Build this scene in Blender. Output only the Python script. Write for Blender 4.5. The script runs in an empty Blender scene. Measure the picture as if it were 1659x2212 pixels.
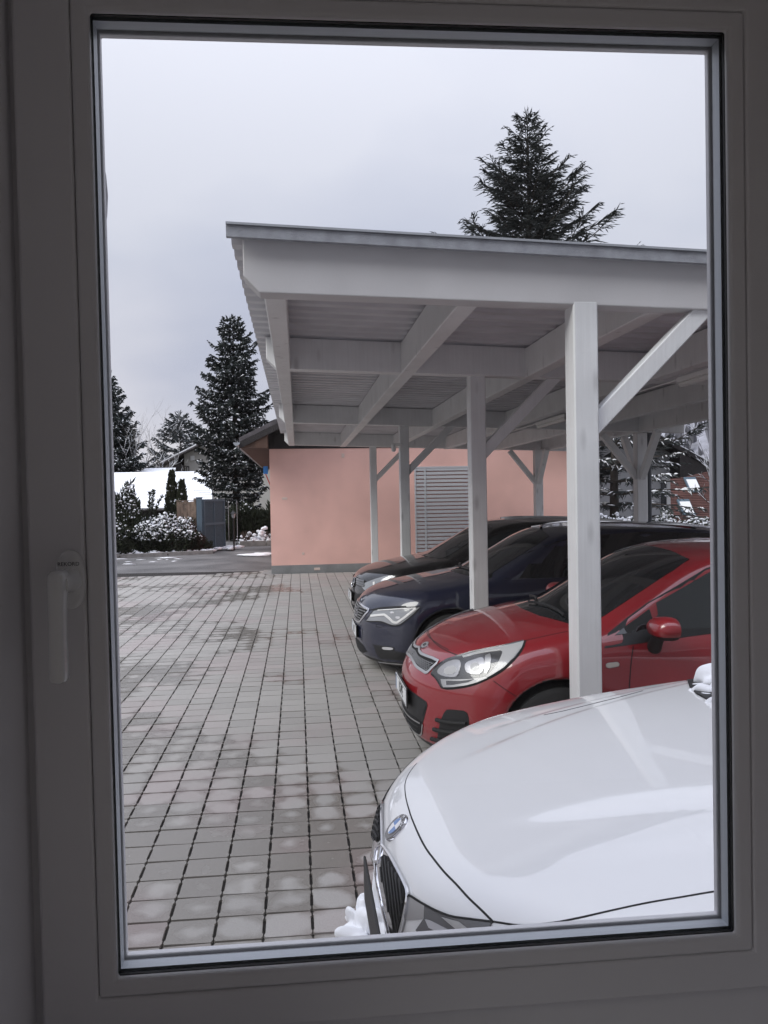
import bpy, bmesh, math, random
import numpy as np
from mathutils import Vector, Matrix
from mathutils.bvhtree import BVHTree
from mathutils.geometry import delaunay_2d_cdt

S = bpy.context.scene
COL = S.collection
R_ = math.radians
random.seed(7)
RNG = np.random.default_rng(11)

# ------------------------------------------------------------------ camera
YAW, PITCH, ROLL, FPX, CAMH = .11, -.0195, -.018, 3130 * .54004, 1.774
FW = np.array([math.sin(YAW) * math.cos(PITCH), math.cos(YAW) * math.cos(PITCH), math.sin(PITCH)])
_r0 = np.array([math.cos(YAW), -math.sin(YAW), 0.])
_u0 = np.cross(_r0, FW)
RT = _r0 * math.cos(ROLL) + _u0 * math.sin(ROLL)
UP = -_r0 * math.sin(ROLL) + _u0 * math.cos(ROLL)
CPOS = np.array([0, 0, CAMH])
cam_d = bpy.data.cameras.new('camera')
cam = bpy.data.objects.new('camera', cam_d)
COL.objects.link(cam)
cam_d.sensor_fit = 'VERTICAL'
cam_d.sensor_height = 36.0
cam_d.sensor_width = 27.0
cam_d.lens = 36.0 * 3130 / 4096
cam_d.clip_start = .02
cam_d.clip_end = 3000
M = Matrix(((RT[0], UP[0], -FW[0], 0), (RT[1], UP[1], -FW[1], 0), (RT[2], UP[2], -FW[2], CAMH), (0, 0, 0, 1)))
cam.matrix_world = M
S.camera = cam


def ray(x, y):
    """direction of sight through a point of the survey picture (1659 x 2212)"""
    return FW + RT * (x - 829.5) / FPX - UP * (y - 1106) / FPX


def at(x, y, X=None, Y=None, Z=None):
    d = ray(x, y)
    t = X / d[0] if X is not None else Y / d[1] if Y is not None else (Z - CAMH) / d[2]
    return CPOS + d * t


# ------------------------------------------------------------------ world, sun, exposure
W = bpy.data.worlds.new('World')
S.world = W
W.use_nodes = True
nt = W.node_tree
nt.nodes.clear()
N = nt.nodes.new
out = N('ShaderNodeOutputWorld')
bg = N('ShaderNodeBackground')
bg.inputs['Strength'].default_value = .1
sky = N('ShaderNodeTexSky')
sky.sky_type = 'NISHITA'
sky.sun_disc = False
sky.sun_elevation = R_(38)
sky.sun_rotation = R_(-114)
tc = N('ShaderNodeTexCoord')
sep = N('ShaderNodeSeparateXYZ')
nt.links.new(tc.outputs['Generated'], sep.inputs[0])
zc = N('ShaderNodeMath'); zc.operation = 'MAXIMUM'; zc.inputs[1].default_value = 0.0
nt.links.new(sep.outputs['Z'], zc.inputs[0])
za = N('ShaderNodeMath'); za.operation = 'ADD'; za.inputs[1].default_value = .28
nt.links.new(zc.outputs[0], za.inputs[0])
dv = N('ShaderNodeVectorMath'); dv.operation = 'DIVIDE'
cmb = N('ShaderNodeCombineXYZ')
for k in range(3):
    nt.links.new(za.outputs[0], cmb.inputs[k])
nt.links.new(tc.outputs['Generated'], dv.inputs[0])
nt.links.new(cmb.outputs[0], dv.inputs[1])
nz = N('ShaderNodeTexNoise')
nz.inputs['Scale'].default_value = 1.25
nz.inputs['Detail'].default_value = 4
nz.inputs['Roughness'].default_value = .45
nt.links.new(dv.outputs[0], nz.inputs['Vector'])
cr = N('ShaderNodeValToRGB')
cr.color_ramp.elements[0].position = .36
cr.color_ramp.elements[0].color = (3.88, 4.02, 5.0, 1)
cr.color_ramp.elements[1].position = .64
cr.color_ramp.elements[1].color = (5.3, 5.27, 5.95, 1)
nt.links.new(nz.outputs['Fac'], cr.inputs[0])
# an overcast sky is brightest overhead
z3_ = N('ShaderNodeMath'); z3_.operation = 'POWER'; z3_.inputs[1].default_value = 2.6
nt.links.new(zc.outputs[0], z3_.inputs[0])
gr = N('ShaderNodeMath'); gr.operation = 'MULTIPLY_ADD'
gr.inputs[1].default_value = 2.5; gr.inputs[2].default_value = .91
nt.links.new(z3_.outputs[0], gr.inputs[0])
ml = N('ShaderNodeVectorMath'); ml.operation = 'SCALE'
nt.links.new(cr.outputs[0], ml.inputs[0])
nt.links.new(gr.outputs[0], ml.inputs['Scale'])
mx = N('ShaderNodeMix'); mx.data_type = 'RGBA'
mx.inputs['Factor'].default_value = .92
nt.links.new(sky.outputs[0], mx.inputs['A'])
hr = N('ShaderNodeValToRGB')          # paler, warmer cloud towards the horizon
hr.color_ramp.elements[0].position = 0.0; hr.color_ramp.elements[0].color = (1.22, 1.14, 1.09, 1)
hr.color_ramp.elements[1].position = .3; hr.color_ramp.elements[1].color = (1, 1, 1, 1)
nt.links.new(zc.outputs[0], hr.inputs[0])
m2 = N('ShaderNodeVectorMath'); m2.operation = 'MULTIPLY'
nt.links.new(ml.outputs[0], m2.inputs[0]); nt.links.new(hr.outputs[0], m2.inputs[1])
nt.links.new(m2.outputs[0], mx.inputs['B'])
nt.links.new(mx.outputs['Result'], bg.inputs['Color'])
nt.links.new(bg.outputs[0], out.inputs[0])

sun_d = bpy.data.lights.new('sun', 'SUN')
sun_d.energy = 1.5
sun_d.angle = R_(35)
sun_d.color = (1, .96, .9)
sun = bpy.data.objects.new('sun', sun_d)
COL.objects.link(sun)
_sd = Vector((-.70, -.32, .62))
sun.rotation_euler = _sd.to_track_quat('Z', 'Y').to_euler()
S.view_settings.view_transform = 'Standard'
S.view_settings.look = 'None'
S.view_settings.gamma = 1
S.view_settings.exposure = .56
S.view_settings.use_curve_mapping = False
S.render.engine = 'CYCLES'
S.cycles.use_denoising = True
S.cycles.max_bounces = 10
S.cycles.diffuse_bounces = 6
S.cycles.transparent_max_bounces = 24
S.cycles.caustics_reflective = False
S.cycles.caustics_refractive = False


# ------------------------------------------------------------------ materials
def mat(name, col, rough=.6, metal=0., coat=0., coat_rough=.05, spec=.5, noise=0., nscale=20., bump=0., bscale=60., rnoise=0.):
    m = bpy.data.materials.new(name)
    m.use_nodes = True
    t = m.node_tree
    b = t.nodes['Principled BSDF']
    b.inputs['Base Color'].default_value = (*col, 1)
    b.inputs['Roughness'].default_value = rough
    b.inputs['Metallic'].default_value = metal
    b.inputs['Coat Weight'].default_value = coat
    b.inputs['Coat Roughness'].default_value = coat_rough
    b.inputs['Specular IOR Level'].default_value = spec
    if noise or bump or rnoise:
        g = t.nodes.new('ShaderNodeNewGeometry')
        n = t.nodes.new('ShaderNodeTexNoise')
        n.inputs['Scale'].default_value = nscale
        n.inputs['Detail'].default_value = 5
        t.links.new(g.outputs['Position'], n.inputs['Vector'])
    if noise:
        r = t.nodes.new('ShaderNodeValToRGB')
        r.color_ramp.elements[0].position = .3
        r.color_ramp.elements[1].position = .7
        r.color_ramp.elements[0].color = tuple(max(0, c * (1 - noise)) for c in col) + (1,)
        r.color_ramp.elements[1].color = tuple(min(1, c * (1 + noise)) for c in col) + (1,)
        t.links.new(n.outputs['Fac'], r.inputs[0])
        t.links.new(r.outputs[0], b.inputs['Base Color'])
    if rnoise:
        mr = t.nodes.new('ShaderNodeMapRange')
        mr.inputs['To Min'].default_value = max(0, rough - rnoise)
        mr.inputs['To Max'].default_value = rough + rnoise
        t.links.new(n.outputs['Fac'], mr.inputs['Value'])
        t.links.new(mr.outputs[0], b.inputs['Roughness'])
    if bump:
        n2 = t.nodes.new('ShaderNodeTexNoise')
        n2.inputs['Scale'].default_value = bscale
        n2.inputs['Detail'].default_value = 6
        t.links.new(g.outputs['Position'], n2.inputs['Vector'])
        bp = t.nodes.new('ShaderNodeBump')
        bp.inputs['Strength'].default_value = bump
        bp.inputs['Distance'].default_value = .01
        t.links.new(n2.outputs['Fac'], bp.inputs['Height'])
        t.links.new(bp.outputs[0], b.inputs['Normal'])
    return m


def glass_mat(name, tint=(1, 1, 1), refl=.9):
    """thin clear pane: straight-through light plus a Fresnel gloss"""
    m = bpy.data.materials.new(name)
    m.use_nodes = True
    t = m.node_tree
    t.nodes.clear()
    o = t.nodes.new('ShaderNodeOutputMaterial')
    tr = t.nodes.new('ShaderNodeBsdfTransparent')
    tr.inputs[0].default_value = (*tint, 1)
    gl = t.nodes.new('ShaderNodeBsdfGlossy')
    gl.inputs['Roughness'].default_value = .01
    fr = t.nodes.new('ShaderNodeFresnel')
    fr.inputs[0].default_value = 1.45
    mu = t.nodes.new('ShaderNodeMath'); mu.operation = 'MULTIPLY'; mu.inputs[1].default_value = refl
    mi = t.nodes.new('ShaderNodeMixShader')
    t.links.new(fr.outputs[0], mu.inputs[0])
    t.links.new(mu.outputs[0], mi.inputs[0])
    t.links.new(tr.outputs[0], mi.inputs[1])
    t.links.new(gl.outputs[0], mi.inputs[2])
    t.links.new(mi.outputs[0], o.inputs[0])
    return m


MT = {}


def paver_mat():
    m = bpy.data.materials.new('concrete paver')
    m.use_nodes = True
    t = m.node_tree
    b = t.nodes['Principled BSDF']
    Nn, L = t.nodes.new, t.links.new

    def math_(op, a, c=None, d=None):
        n = Nn('ShaderNodeMath'); n.operation = op
        for i, v in enumerate((a, c, d)):
            if v is None:
                continue
            if isinstance(v, (int, float)):
                n.inputs[i].default_value = v
            else:
                L(v, n.inputs[i])
        return n.outputs[0]

    def noise(scale, detail, vec):
        n = Nn('ShaderNodeTexNoise')
        n.inputs['Scale'].default_value = scale
        n.inputs['Detail'].default_value = detail
        L(vec, n.inputs['Vector'])
        return n.outputs['Fac']
    g = Nn('ShaderNodeNewGeometry')
    P = g.outputs['Position']
    sp = Nn('ShaderNodeSeparateXYZ'); L(P, sp.inputs[0])
    cx = math_('DIVIDE', math_('SUBTRACT', sp.outputs[0], PX0), PW)
    cy = math_('DIVIDE', math_('SUBTRACT', sp.outputs[1], PY0), PD)
    ix, iy = math_('FLOOR', cx), math_('FLOOR', cy)
    fx, fy = math_('FRACT', cx), math_('FRACT', cy)
    ex = math_('MINIMUM', fx, math_('SUBTRACT', 1.0, fx))
    ey = math_('MINIMUM', fy, math_('SUBTRACT', 1.0, fy))
    edge = math_('MULTIPLY', math_('POWER', math_('MULTIPLY', ex, ey), .5), 2.0)      # 0 rim .. 1 middle
    cc = Nn('ShaderNodeCombineXYZ'); L(ix, cc.inputs[0]); L(iy, cc.inputs[1])
    wn = Nn('ShaderNodeTexWhiteNoise'); wn.noise_dimensions = '2D'; L(cc.outputs[0], wn.inputs['Vector'])
    rnd = wn.outputs['Value']
    big = noise(.55, 3, P)
    mid = noise(7.0, 4, P)
    fine = noise(150.0, 4, P)
    # dampness left by thawed snow: stones dry from the middle outwards, whole areas lag behind
    dry = math_('ADD', math_('MULTIPLY', edge, .72), math_('MULTIPLY', mid, 1.15))
    dry = math_('ADD', dry, math_('MULTIPLY', math_('SUBTRACT', big, .5), 4.2))
    dry = math_('ADD', dry, math_('MULTIPLY', math_('SUBTRACT', rnd, .5), .45))
    # nearer the house the stones are wetter
    dry = math_('ADD', dry, math_('MULTIPLY', math_('SUBTRACT', math_('MINIMUM', sp.outputs[1], 7.0), 6.0), .09))
    xr = Nn('ShaderNodeMapRange'); xr.inputs['From Min'].default_value = -1.1; xr.inputs['From Max'].default_value = .1
    L(math_('ADD', sp.outputs[0], math_('MULTIPLY', mid, .5)), xr.inputs['Value'])
    yr = Nn('ShaderNodeMapRange'); yr.inputs['From Min'].default_value = 4.0; yr.inputs['From Max'].default_value = 6.0
    L(sp.outputs[1], yr.inputs['Value'])
    dry = math_('ADD', dry, math_('MULTIPLY', math_('MULTIPLY', xr.outputs[0], yr.outputs[0]), .55))
    mr = Nn('ShaderNodeMapRange'); mr.interpolation_type = 'SMOOTHSTEP'
    mr.inputs['From Min'].default_value = .72
    mr.inputs['From Max'].default_value = 1.08
    L(dry, mr.inputs['Value'])
    D = mr.outputs[0]
    pk = noise(.8, 2, P)
    pr = Nn('ShaderNodeMapRange'); pr.inputs['From Min'].default_value = .49; pr.inputs['From Max'].default_value = .63
    L(math_('ADD', pk, math_('MULTIPLY', math_('SUBTRACT', rnd, .5), .16)), pr.inputs['Value'])

    def mixc(f, a, c):
        n = Nn('ShaderNodeMix'); n.data_type = 'RGBA'
        if isinstance(f, (int, float)):
            n.inputs['Factor'].default_value = f
        else:
            L(f, n.inputs['Factor'])
        for k, v in (('A', a), ('B', c)):
            if isinstance(v, tuple):
                n.inputs[k].default_value = (*v, 1)
            else:
                L(v, n.inputs[k])
        return n.outputs['Result']
    wet = mixc(pr.outputs[0], (.225, .208, .186), (.225, .185, .172))
    dr = mixc(pr.outputs[0], (.355, .340, .320), (.352, .316, .303))
    c = mixc(D, wet, dr)
    hv = Nn('ShaderNodeHueSaturation')
    L(c, hv.inputs['Color'])
    L(math_('ADD', math_('MULTIPLY', rnd, .16), math_('ADD', .66, math_('MULTIPLY', fine, .46))), hv.inputs['Value'])
    L(hv.outputs[0], b.inputs['Base Color'])
    rr = math_('ADD', math_('MULTIPLY', D, .45), .27)
    L(rr, b.inputs['Roughness'])
    bp = Nn('ShaderNodeBump'); bp.inputs['Strength'].default_value = .25; bp.inputs['Distance'].default_value = .004
    L(math_('ADD', fine, math_('MULTIPLY', mid, .5)), bp.inputs['Height'])
    L(bp.outputs[0], b.inputs['Normal'])
    return m


PW, PD = .2, .1875
PX0, PY0 = -.172, 3.162          # one joint crossing of the paving grid
MT['paver'] = paver_mat()
MT['joint'] = mat('joint grit', (.014, .012, .011), .95, noise=.5, nscale=90, bump=.5, bscale=200)
MT['asphalt'] = mat('asphalt', (.13, .126, .125), .7, noise=.5, nscale=.7, bump=.4, bscale=160, rnoise=.2)
MT['soil'] = mat('garden soil', (.06, .05, .04), .95, noise=.5, nscale=9, bump=.6, bscale=30)
MT['lawn'] = mat('winter lawn', (.10, .11, .05), .95, noise=.5, nscale=5, bump=.6, bscale=60)
MT['snow'] = mat('snow', (.86, .87, .9), .75, noise=.05, nscale=10, bump=.3, bscale=25)
MT['kerb'] = mat('kerb concrete', (.26, .25, .24), .85, noise=.25, nscale=6, bump=.3)
def timber_mat():
    m = mat('painted timber', (.745, .75, .755), .55, noise=.06, nscale=3.0)
    t = m.node_tree; b = t.nodes['Principled BSDF']
    g = t.nodes.new('ShaderNodeNewGeometry')
    mp = t.nodes.new('ShaderNodeMapping'); mp.inputs['Scale'].default_value = (40, 40, 1.4)
    t.links.new(g.outputs['Position'], mp.inputs[0])
    n = t.nodes.new('ShaderNodeTexNoise'); n.inputs['Scale'].default_value = 1.6; n.inputs['Detail'].default_value = 4
    t.links.new(mp.outputs[0], n.inputs['Vector'])
    bp = t.nodes.new('ShaderNodeBump'); bp.inputs['Strength'].default_value = .25; bp.inputs['Distance'].default_value = .006
    t.links.new(n.outputs['Fac'], bp.inputs['Height']); t.links.new(bp.outputs[0], b.inputs['Normal'])
    # knots and grain
    mk = t.nodes.new('ShaderNodeMapping'); mk.inputs['Scale'].default_value = (7, 7, 2.2)
    t.links.new(g.outputs['Position'], mk.inputs[0])
    v = t.nodes.new('ShaderNodeTexVoronoi'); v.inputs['Scale'].default_value = 1.0
    t.links.new(mk.outputs[0], v.inputs['Vector'])
    r = t.nodes.new('ShaderNodeMapRange'); r.inputs['From Min'].default_value = .06; r.inputs['From Max'].default_value = .20
    r.inputs['To Min'].default_value = .74; r.inputs['To Max'].default_value = 1
    t.links.new(v.outputs['Distance'], r.inputs['Value'])
    gm = t.nodes.new('ShaderNodeMapRange'); gm.inputs['To Min'].default_value = .90; gm.inputs['To Max'].default_value = 1.08
    t.links.new(n.outputs['Fac'], gm.inputs['Value'])
    mm = t.nodes.new('ShaderNodeMath'); mm.operation = 'MULTIPLY'
    t.links.new(r.outputs[0], mm.inputs[0]); t.links.new(gm.outputs[0], mm.inputs[1])
    old = b.inputs['Base Color'].links[0].from_socket
    mu = t.nodes.new('ShaderNodeVectorMath'); mu.operation = 'SCALE'
    t.links.new(old, mu.inputs[0]); t.links.new(mm.outputs[0], mu.inputs['Scale']); t.links.new(mu.outputs[0], b.inputs['Base Color'])
    return m
MT['timber'] = timber_mat()
MT['fascia'] = mat('grey fascia paint', (.57, .56, .565), .6, noise=.05, nscale=3, bump=.08, bscale=70)
MT['sheet'] = mat('coated roof sheet', (.56, .555, .58), .5, noise=.12, nscale=2.5)
MT['flashing'] = mat('roof felt edge', (.30, .31, .34), .75, noise=.18, nscale=14, bump=.4, bscale=120)
MT['zinc'] = mat('zinc gutter', (.42, .44, .47), .4, metal=.5, noise=.15, nscale=4)
MT['pink'] = mat('salmon render', (.80, .49, .425), .9, noise=.10, nscale=1.1, bump=.15, bscale=180)
MT['plinth'] = mat('grey plinth', (.24, .245, .245), .85, noise=.15, nscale=4)
MT['darkwood'] = mat('dark stained boards', (.022, .018, .018), .7, noise=.3, nscale=6)
MT['tile'] = mat('dark roof tiles', (.09, .08, .085), .8, noise=.3, nscale=6)
MT['slat'] = mat('grey slats', (.52, .53, .55), .5)
MT['black'] = mat('black recess', (.008, .008, .009), .9)
MT['white'] = mat('white plastic', (.78, .78, .77), .45)
MT['pvc'] = mat('white window plastic', (.79, .78, .79), .40, noise=.03, nscale=2, bump=.03, bscale=300)
MT['handle'] = mat('glossy handle plastic', (.82, .82, .81), .16, coat=.6)
MT['gasket'] = mat('black gasket', (.012, .012, .013), .6)
MT['spacer'] = mat('grey spacer bar', (.50, .53, .56), .45, metal=.1)
MT['seal'] = mat('grey seal', (.32, .33, .35), .55)
MT['room'] = mat('room plaster', (.82, .81, .83), .95, noise=.05, nscale=1.5)
MT['floor'] = mat('room floor', (.50, .46, .42), .7, noise=.15, nscale=2)
MT['pane'] = glass_mat('window glass', (.97, .985, .98), .85)
MT['tube'] = mat('lamp diffuser', (.8, .8, .78), .4)
MT['gate'] = mat('slate blue metal', (.085, .125, .16), .75, noise=.08, nscale=2)
MT['gate_panel'] = mat('slate blue sheet', (.045, .075, .10), .75, noise=.08, nscale=2)
MT['oldwood'] = mat('weathered planks', (.15, .105, .08), .85, noise=.45, nscale=5)
MT['bark'] = mat('bark', (.06, .05, .043), .9, noise=.4, nscale=4)
MT['needles'] = mat('spruce needles', (.040, .050, .048), .8, noise=.45, nscale=1.2)
MT['needles2'] = mat('cedar needles', (.050, .058, .057), .8, noise=.45, nscale=.9)
MT['needles3'] = mat('haze paled far needles', (.075, .085, .088), .9, noise=.4, nscale=.6)  # paler grey: the haze of distance is put into the needle colour
MT['thuja'] = mat('thuja needles', (.045, .05, .025), .85, noise=.45, nscale=2)
MT['shrub'] = mat('evergreen shrub', (.032, .040, .022), .85, noise=.5, nscale=3)
MT['brownhedge'] = mat('winter hedge twigs', (.07, .04, .03), .9, noise=.5, nscale=3)
MT['housewall'] = mat('pale house render', (.50, .48, .45), .9, noise=.06, nscale=.7)
MT['housewall2'] = mat('grey house render', (.46, .46, .47), .9, noise=.06, nscale=.7)
MT['redtile'] = mat('red clay tiles', (.11, .048, .040), .8, noise=.35, nscale=1.3)
MT['glasswin'] = mat('dark window pane', (.03, .035, .04), .08)
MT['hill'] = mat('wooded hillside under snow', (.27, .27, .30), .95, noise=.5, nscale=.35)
MT['blue'] = mat('blue cloth', (.04, .22, .6), .7)
MT['red'] = mat('red pole', (.5, .05, .03), .6)
# cars
def paint(name, col, metal=0., rough=.4):
    m = mat(name, col, rough, metal=metal, coat=1.0, coat_rough=.02)
    m.node_tree.nodes['Principled BSDF'].inputs['Coat IOR'].default_value = 1.65
    return m
MT['p_white'] = paint('white car paint', (.82, .82, .81))
MT['p_red'] = paint('red car paint', (.27, .008, .014), .0, .38)
MT['p_navy'] = paint('navy car paint', (.006, .009, .030), .15, .35)
MT['p_black'] = paint('black car paint', (.006, .0055, .006), .3, .35)
MT['plastic'] = mat('black trim plastic', (.014, .014, .015), .5)
MT['rubber'] = mat('tyre rubber', (.018, .018, .018), .8)
MT['rim'] = mat('alloy rim', (.45, .46, .47), .3, metal=.9)
MT['chrome'] = mat('chrome trim', (.75, .75, .77), .12, metal=1.0)
MT['satin'] = mat('satin metal trim', (.5, .5, .5), .35, metal=.8)
MT['autoglass'] = mat('tinted car glass', (.008, .010, .011), .03, coat=.6, coat_rough=.02, spec=.6)
MT['autoglass2'] = mat('door glass', (.03, .035, .037), .04, coat=.5, coat_rough=.02)
MT['lamp_dark'] = mat('headlamp housing', (.10, .10, .105), .25, coat=.7)
MT['lamp_bright'] = mat('headlamp reflector', (.62, .62, .64), .25, metal=.35)
MT['lamp_white'] = mat('headlamp light guide', (.72, .72, .72), .35, coat=.6)
MT['lamp_grey'] = mat('smoked headlamp cover', (.27, .28, .30), .15, coat=1)
MT['lens'] = glass_mat('headlamp lens', (.96, .96, .97), 1.2)
MT['gap'] = mat('panel gap', (.01, .01, .011), .8)
MT['plate'] = mat('number plate white', (.72, .73, .74), .4)
MT['ink'] = mat('black lettering', (.012, .012, .012), .6)
MT['eblue'] = mat('emblem blue', (.03, .16, .45), .3, coat=1)
MT['ewhite'] = mat('emblem white', (.8, .8, .82), .3, coat=1)
MT['eblack'] = mat('emblem black', (.03, .03, .035), .3, coat=1)
MT['amber'] = mat('clear indicator lens', (.6, .55, .48), .2, coat=1)


# ------------------------------------------------------------------ object helpers
def tag(o, label=None, cat=None, group=None, kind=None):
    if label: o['label'] = label
    if cat: o['category'] = cat
    if group: o['group'] = group
    if kind: o['kind'] = kind
    return o


def empty(name, loc=(0, 0, 0), rz=0., label=None, cat=None, group=None):
    o = bpy.data.objects.new(name, None)
    o.empty_display_size = .2
    COL.objects.link(o)
    o.location = loc
    o.rotation_euler = (0, 0, rz)
    return tag(o, label, cat, group)


def link(name, me, parent=None, loc=None):
    o = bpy.data.objects.new(name, me)
    COL.objects.link(o)
    if parent is not None:
        o.parent = parent
    if loc is not None:
        o.location = loc
    return o


def mesh(name, V, F, m, smooth=False):
    me = bpy.data.meshes.new(name)
    V = np.asarray(V, dtype=np.float32)
    if isinstance(F, np.ndarray):
        k = F.shape[1]
        me.vertices.add(len(V)); me.vertices.foreach_set('co', V.ravel())
        me.loops.add(F.size); me.loops.foreach_set('vertex_index', F.ravel().astype(np.int32))
        me.polygons.add(len(F))
        me.polygons.foreach_set('loop_start', np.arange(0, F.size, k, dtype=np.int32))
        me.update(calc_edges=True)
    else:
        me.from_pydata(V.tolist(), [], F)
        me.update()
    me.polygons.foreach_set('use_smooth', np.full(len(me.polygons), bool(smooth)))
    for x in (m if isinstance(m, (list, tuple)) else [m]):
        me.materials.append(x)
    return me


class MB:
    """collects simple shapes into one mesh"""
    def __init__(s):
        s.V, s.F = [], []

    def add(s, V, F):
        o = len(s.V)
        s.V += [tuple(map(float, v)) for v in V]
        s.F += [tuple(i + o for i in f) for f in F]
        return s

    def box(s, x0, x1, y0, y1, z0, z1, c=0.0, top=True):
        """box, optionally with its vertical-plane edges chamfered by c"""
        if not c:
            V = [(x0, y0, z0), (x1, y0, z0), (x1, y1, z0), (x0, y1, z0), (x0, y0, z1), (x1, y0, z1), (x1, y1, z1), (x0, y1, z1)]
            return s.add(V, [(3, 2, 1, 0), (4, 5, 6, 7), (0, 1, 5, 4), (1, 2, 6, 5), (2, 3, 7, 6), (3, 0, 4, 7)])
        bm = bmesh.new()
        bmesh.ops.create_cube(bm, size=1)
        for v in bm.verts:
            v.co = ((x0 + x1) / 2 + v.co.x * (x1 - x0), (y0 + y1) / 2 + v.co.y * (y1 - y0), (z0 + z1) / 2 + v.co.z * (z1 - z0))
        bmesh.ops.bevel(bm, geom=bm.edges[:], offset=c, segments=1, affect='EDGES')
        bm.verts.index_update()
        s.add([v.co[:] for v in bm.verts], [[v.index for v in f.verts] for f in bm.faces])
        bm.free()
        return s

    def bar(s, a, b, w, h, upv=(0, 0, 1), c=0.0):
        """rectangular bar from a to b, w wide, h along upv"""
        a, b, upv = Vector(a), Vector(b), Vector(upv)
        d = (b - a); L = d.length; d.normalize()
        sd = d.cross(upv).normalized(); u = sd.cross(d).normalized()
        t = MB().box(0, L, -w / 2, w / 2, -h / 2, h / 2, c)
        return s.add([a + d * v[0] - sd * v[1] + u * v[2] for v in t.V], t.F)

    def prism(s, poly, axis, lo, hi):
        """extrude a 2D polygon (tuples in the two other axes, in order) along an axis"""
        n = len(poly)
        def p(q, h):
            l = list(q); l.insert(axis, h); return tuple(l)
        V = [p(q, lo) for q in poly] + [p(q, hi) for q in poly]
        F = [tuple(range(n))[::-1], tuple(range(n, 2 * n))] + [(i, (i + 1) % n, (i + 1) % n + n, i + n) for i in range(n)]
        return s.add(V, F)

    def tube(s, pts, r, n=8, caps=True):
        pts = [Vector(p) for p in pts]
        rs = r if isinstance(r, (list, tuple)) else [r] * len(pts)
        V, F = [], []
        ref = None
        for i, p in enumerate(pts):
            d = (pts[min(i + 1, len(pts) - 1)] - pts[max(i - 1, 0)]).normalized()
            if ref is None:
                ref = d.orthogonal().normalized()
            ref = (ref - d * ref.dot(d)).normalized()
            b = d.cross(ref)
            for k in range(n):
                a = 2 * math.pi * k / n
                V.append(p + (ref * math.cos(a) + b * math.sin(a)) * rs[i])
        for i in range(len(pts) - 1):
            for k in range(n):
                k2 = (k + 1) % n
                F.append((i * n + k, i * n + k2, (i + 1) * n + k2, (i + 1) * n + k))
        if caps:
            F += [tuple(range(n))[::-1], tuple(range((len(pts) - 1) * n, len(pts) * n))]
        return s.add(V, F)

    def lathe(s, prof, n=24, axis=2, center=(0, 0, 0)):
        """prof: (radius, height) pairs"""
        V, F = [], []
        for r, h in prof:
            for k in range(n):
                a = 2 * math.pi * k / n
                q = [r * math.cos(a), r * math.sin(a)]
                q.insert(axis, h)
                V.append((q[0] + center[0], q[1] + center[1], q[2] + center[2]))
        for i in range(len(prof) - 1):
            for k in range(n):
                k2 = (k + 1) % n
                F.append((i * n + k, i * n + k2, (i + 1) * n + k2, (i + 1) * n + k))
        F += [tuple(range(n))[::-1], tuple(range((len(prof) - 1) * n, len(prof) * n))]
        return s.add(V, F)

    def build(s, name, m, parent=None, smooth=False, loc=None):
        me = bpy.data.meshes.new(name)
        me.from_pydata(s.V, [], s.F)
        bm = bmesh.new(); bm.from_mesh(me)
        bmesh.ops.recalc_face_normals(bm, faces=bm.faces)
        bm.to_mesh(me); bm.free()
        me.update()
        if smooth:
            me.polygons.foreach_set('use_smooth', np.ones(len(me.polygons), dtype=bool))
            me.set_sharp_from_angle(angle=R_(40))
        me.materials.append(m)
        return link(name, me, parent, loc)


def text_mesh(txt, size, m, name, extrude=.0006):
    cu = bpy.data.curves.new(name, 'FONT')
    cu.body = txt
    cu.size = size
    cu.align_x = 'CENTER'; cu.align_y = 'CENTER'
    cu.extrude = extrude
    cu.resolution_u = 3
    o = bpy.data.objects.new(name, cu)
    COL.objects.link(o)
    me = bpy.data.meshes.new_from_object(o.evaluated_get(bpy.context.evaluated_depsgraph_get()))
    bpy.data.objects.remove(o)
    bpy.data.curves.remove(cu)
    me.materials.clear()
    me.materials.append(m)
    me.name = name
    return me
from mathutils import noise as mnoise
# ================================================================== SETTING: ground, paving, road
def sheet(name, poly, z, m, kind='structure'):
    o = link(name, mesh(name, [(x, y, z) for x, y in poly], [tuple(range(len(poly)))], m))
    return tag(o, kind=kind)


ground = sheet('ground', [(-900, -900), (900, -900), (900, 900), (-900, 900)], -.10, MT['soil'])
sheet('road', [(-40, 18.5), (12, 18.5), (12, 30.0), (-2.0, 30.0), (-2.5, 31.5), (-2.5, 60), (-5.5, 60), (-5.5, 28.2), (-2.95, 27.2), (-2.75, 26.35), (-5.7, 25.3), (-40, 24.0)], -.012, MT['asphalt'])
sheet('lawn', [(-2.3, 30.2), (14, 30.2), (14, 60), (-2.3, 60)], .03, MT['lawn'])
sheet('planting_bed', [(-40, 24.08), (-5.7, 25.38), (-2.85, 26.4), (-3.0, 27.3), (-5.6, 28.3), (-5.6, 60), (-40, 60)], .05, MT['soil'])


def y_end(x):
    if x > -.62: return 18.6
    return 19.0 + max(0, x + 2.3) * .36


GRID_X0, GRID_X1 = -6.6, 7.2
pavement = link('pavement', mesh('pavement', [(GRID_X0, .95, -.0115), (GRID_X1, .95, -.0115), (GRID_X1, 18.7, -.0115), (GRID_X0, 20.2, -.0115)], [(0, 1, 2, 3)], MT['joint']))
tag(pavement, kind='structure')


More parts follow.
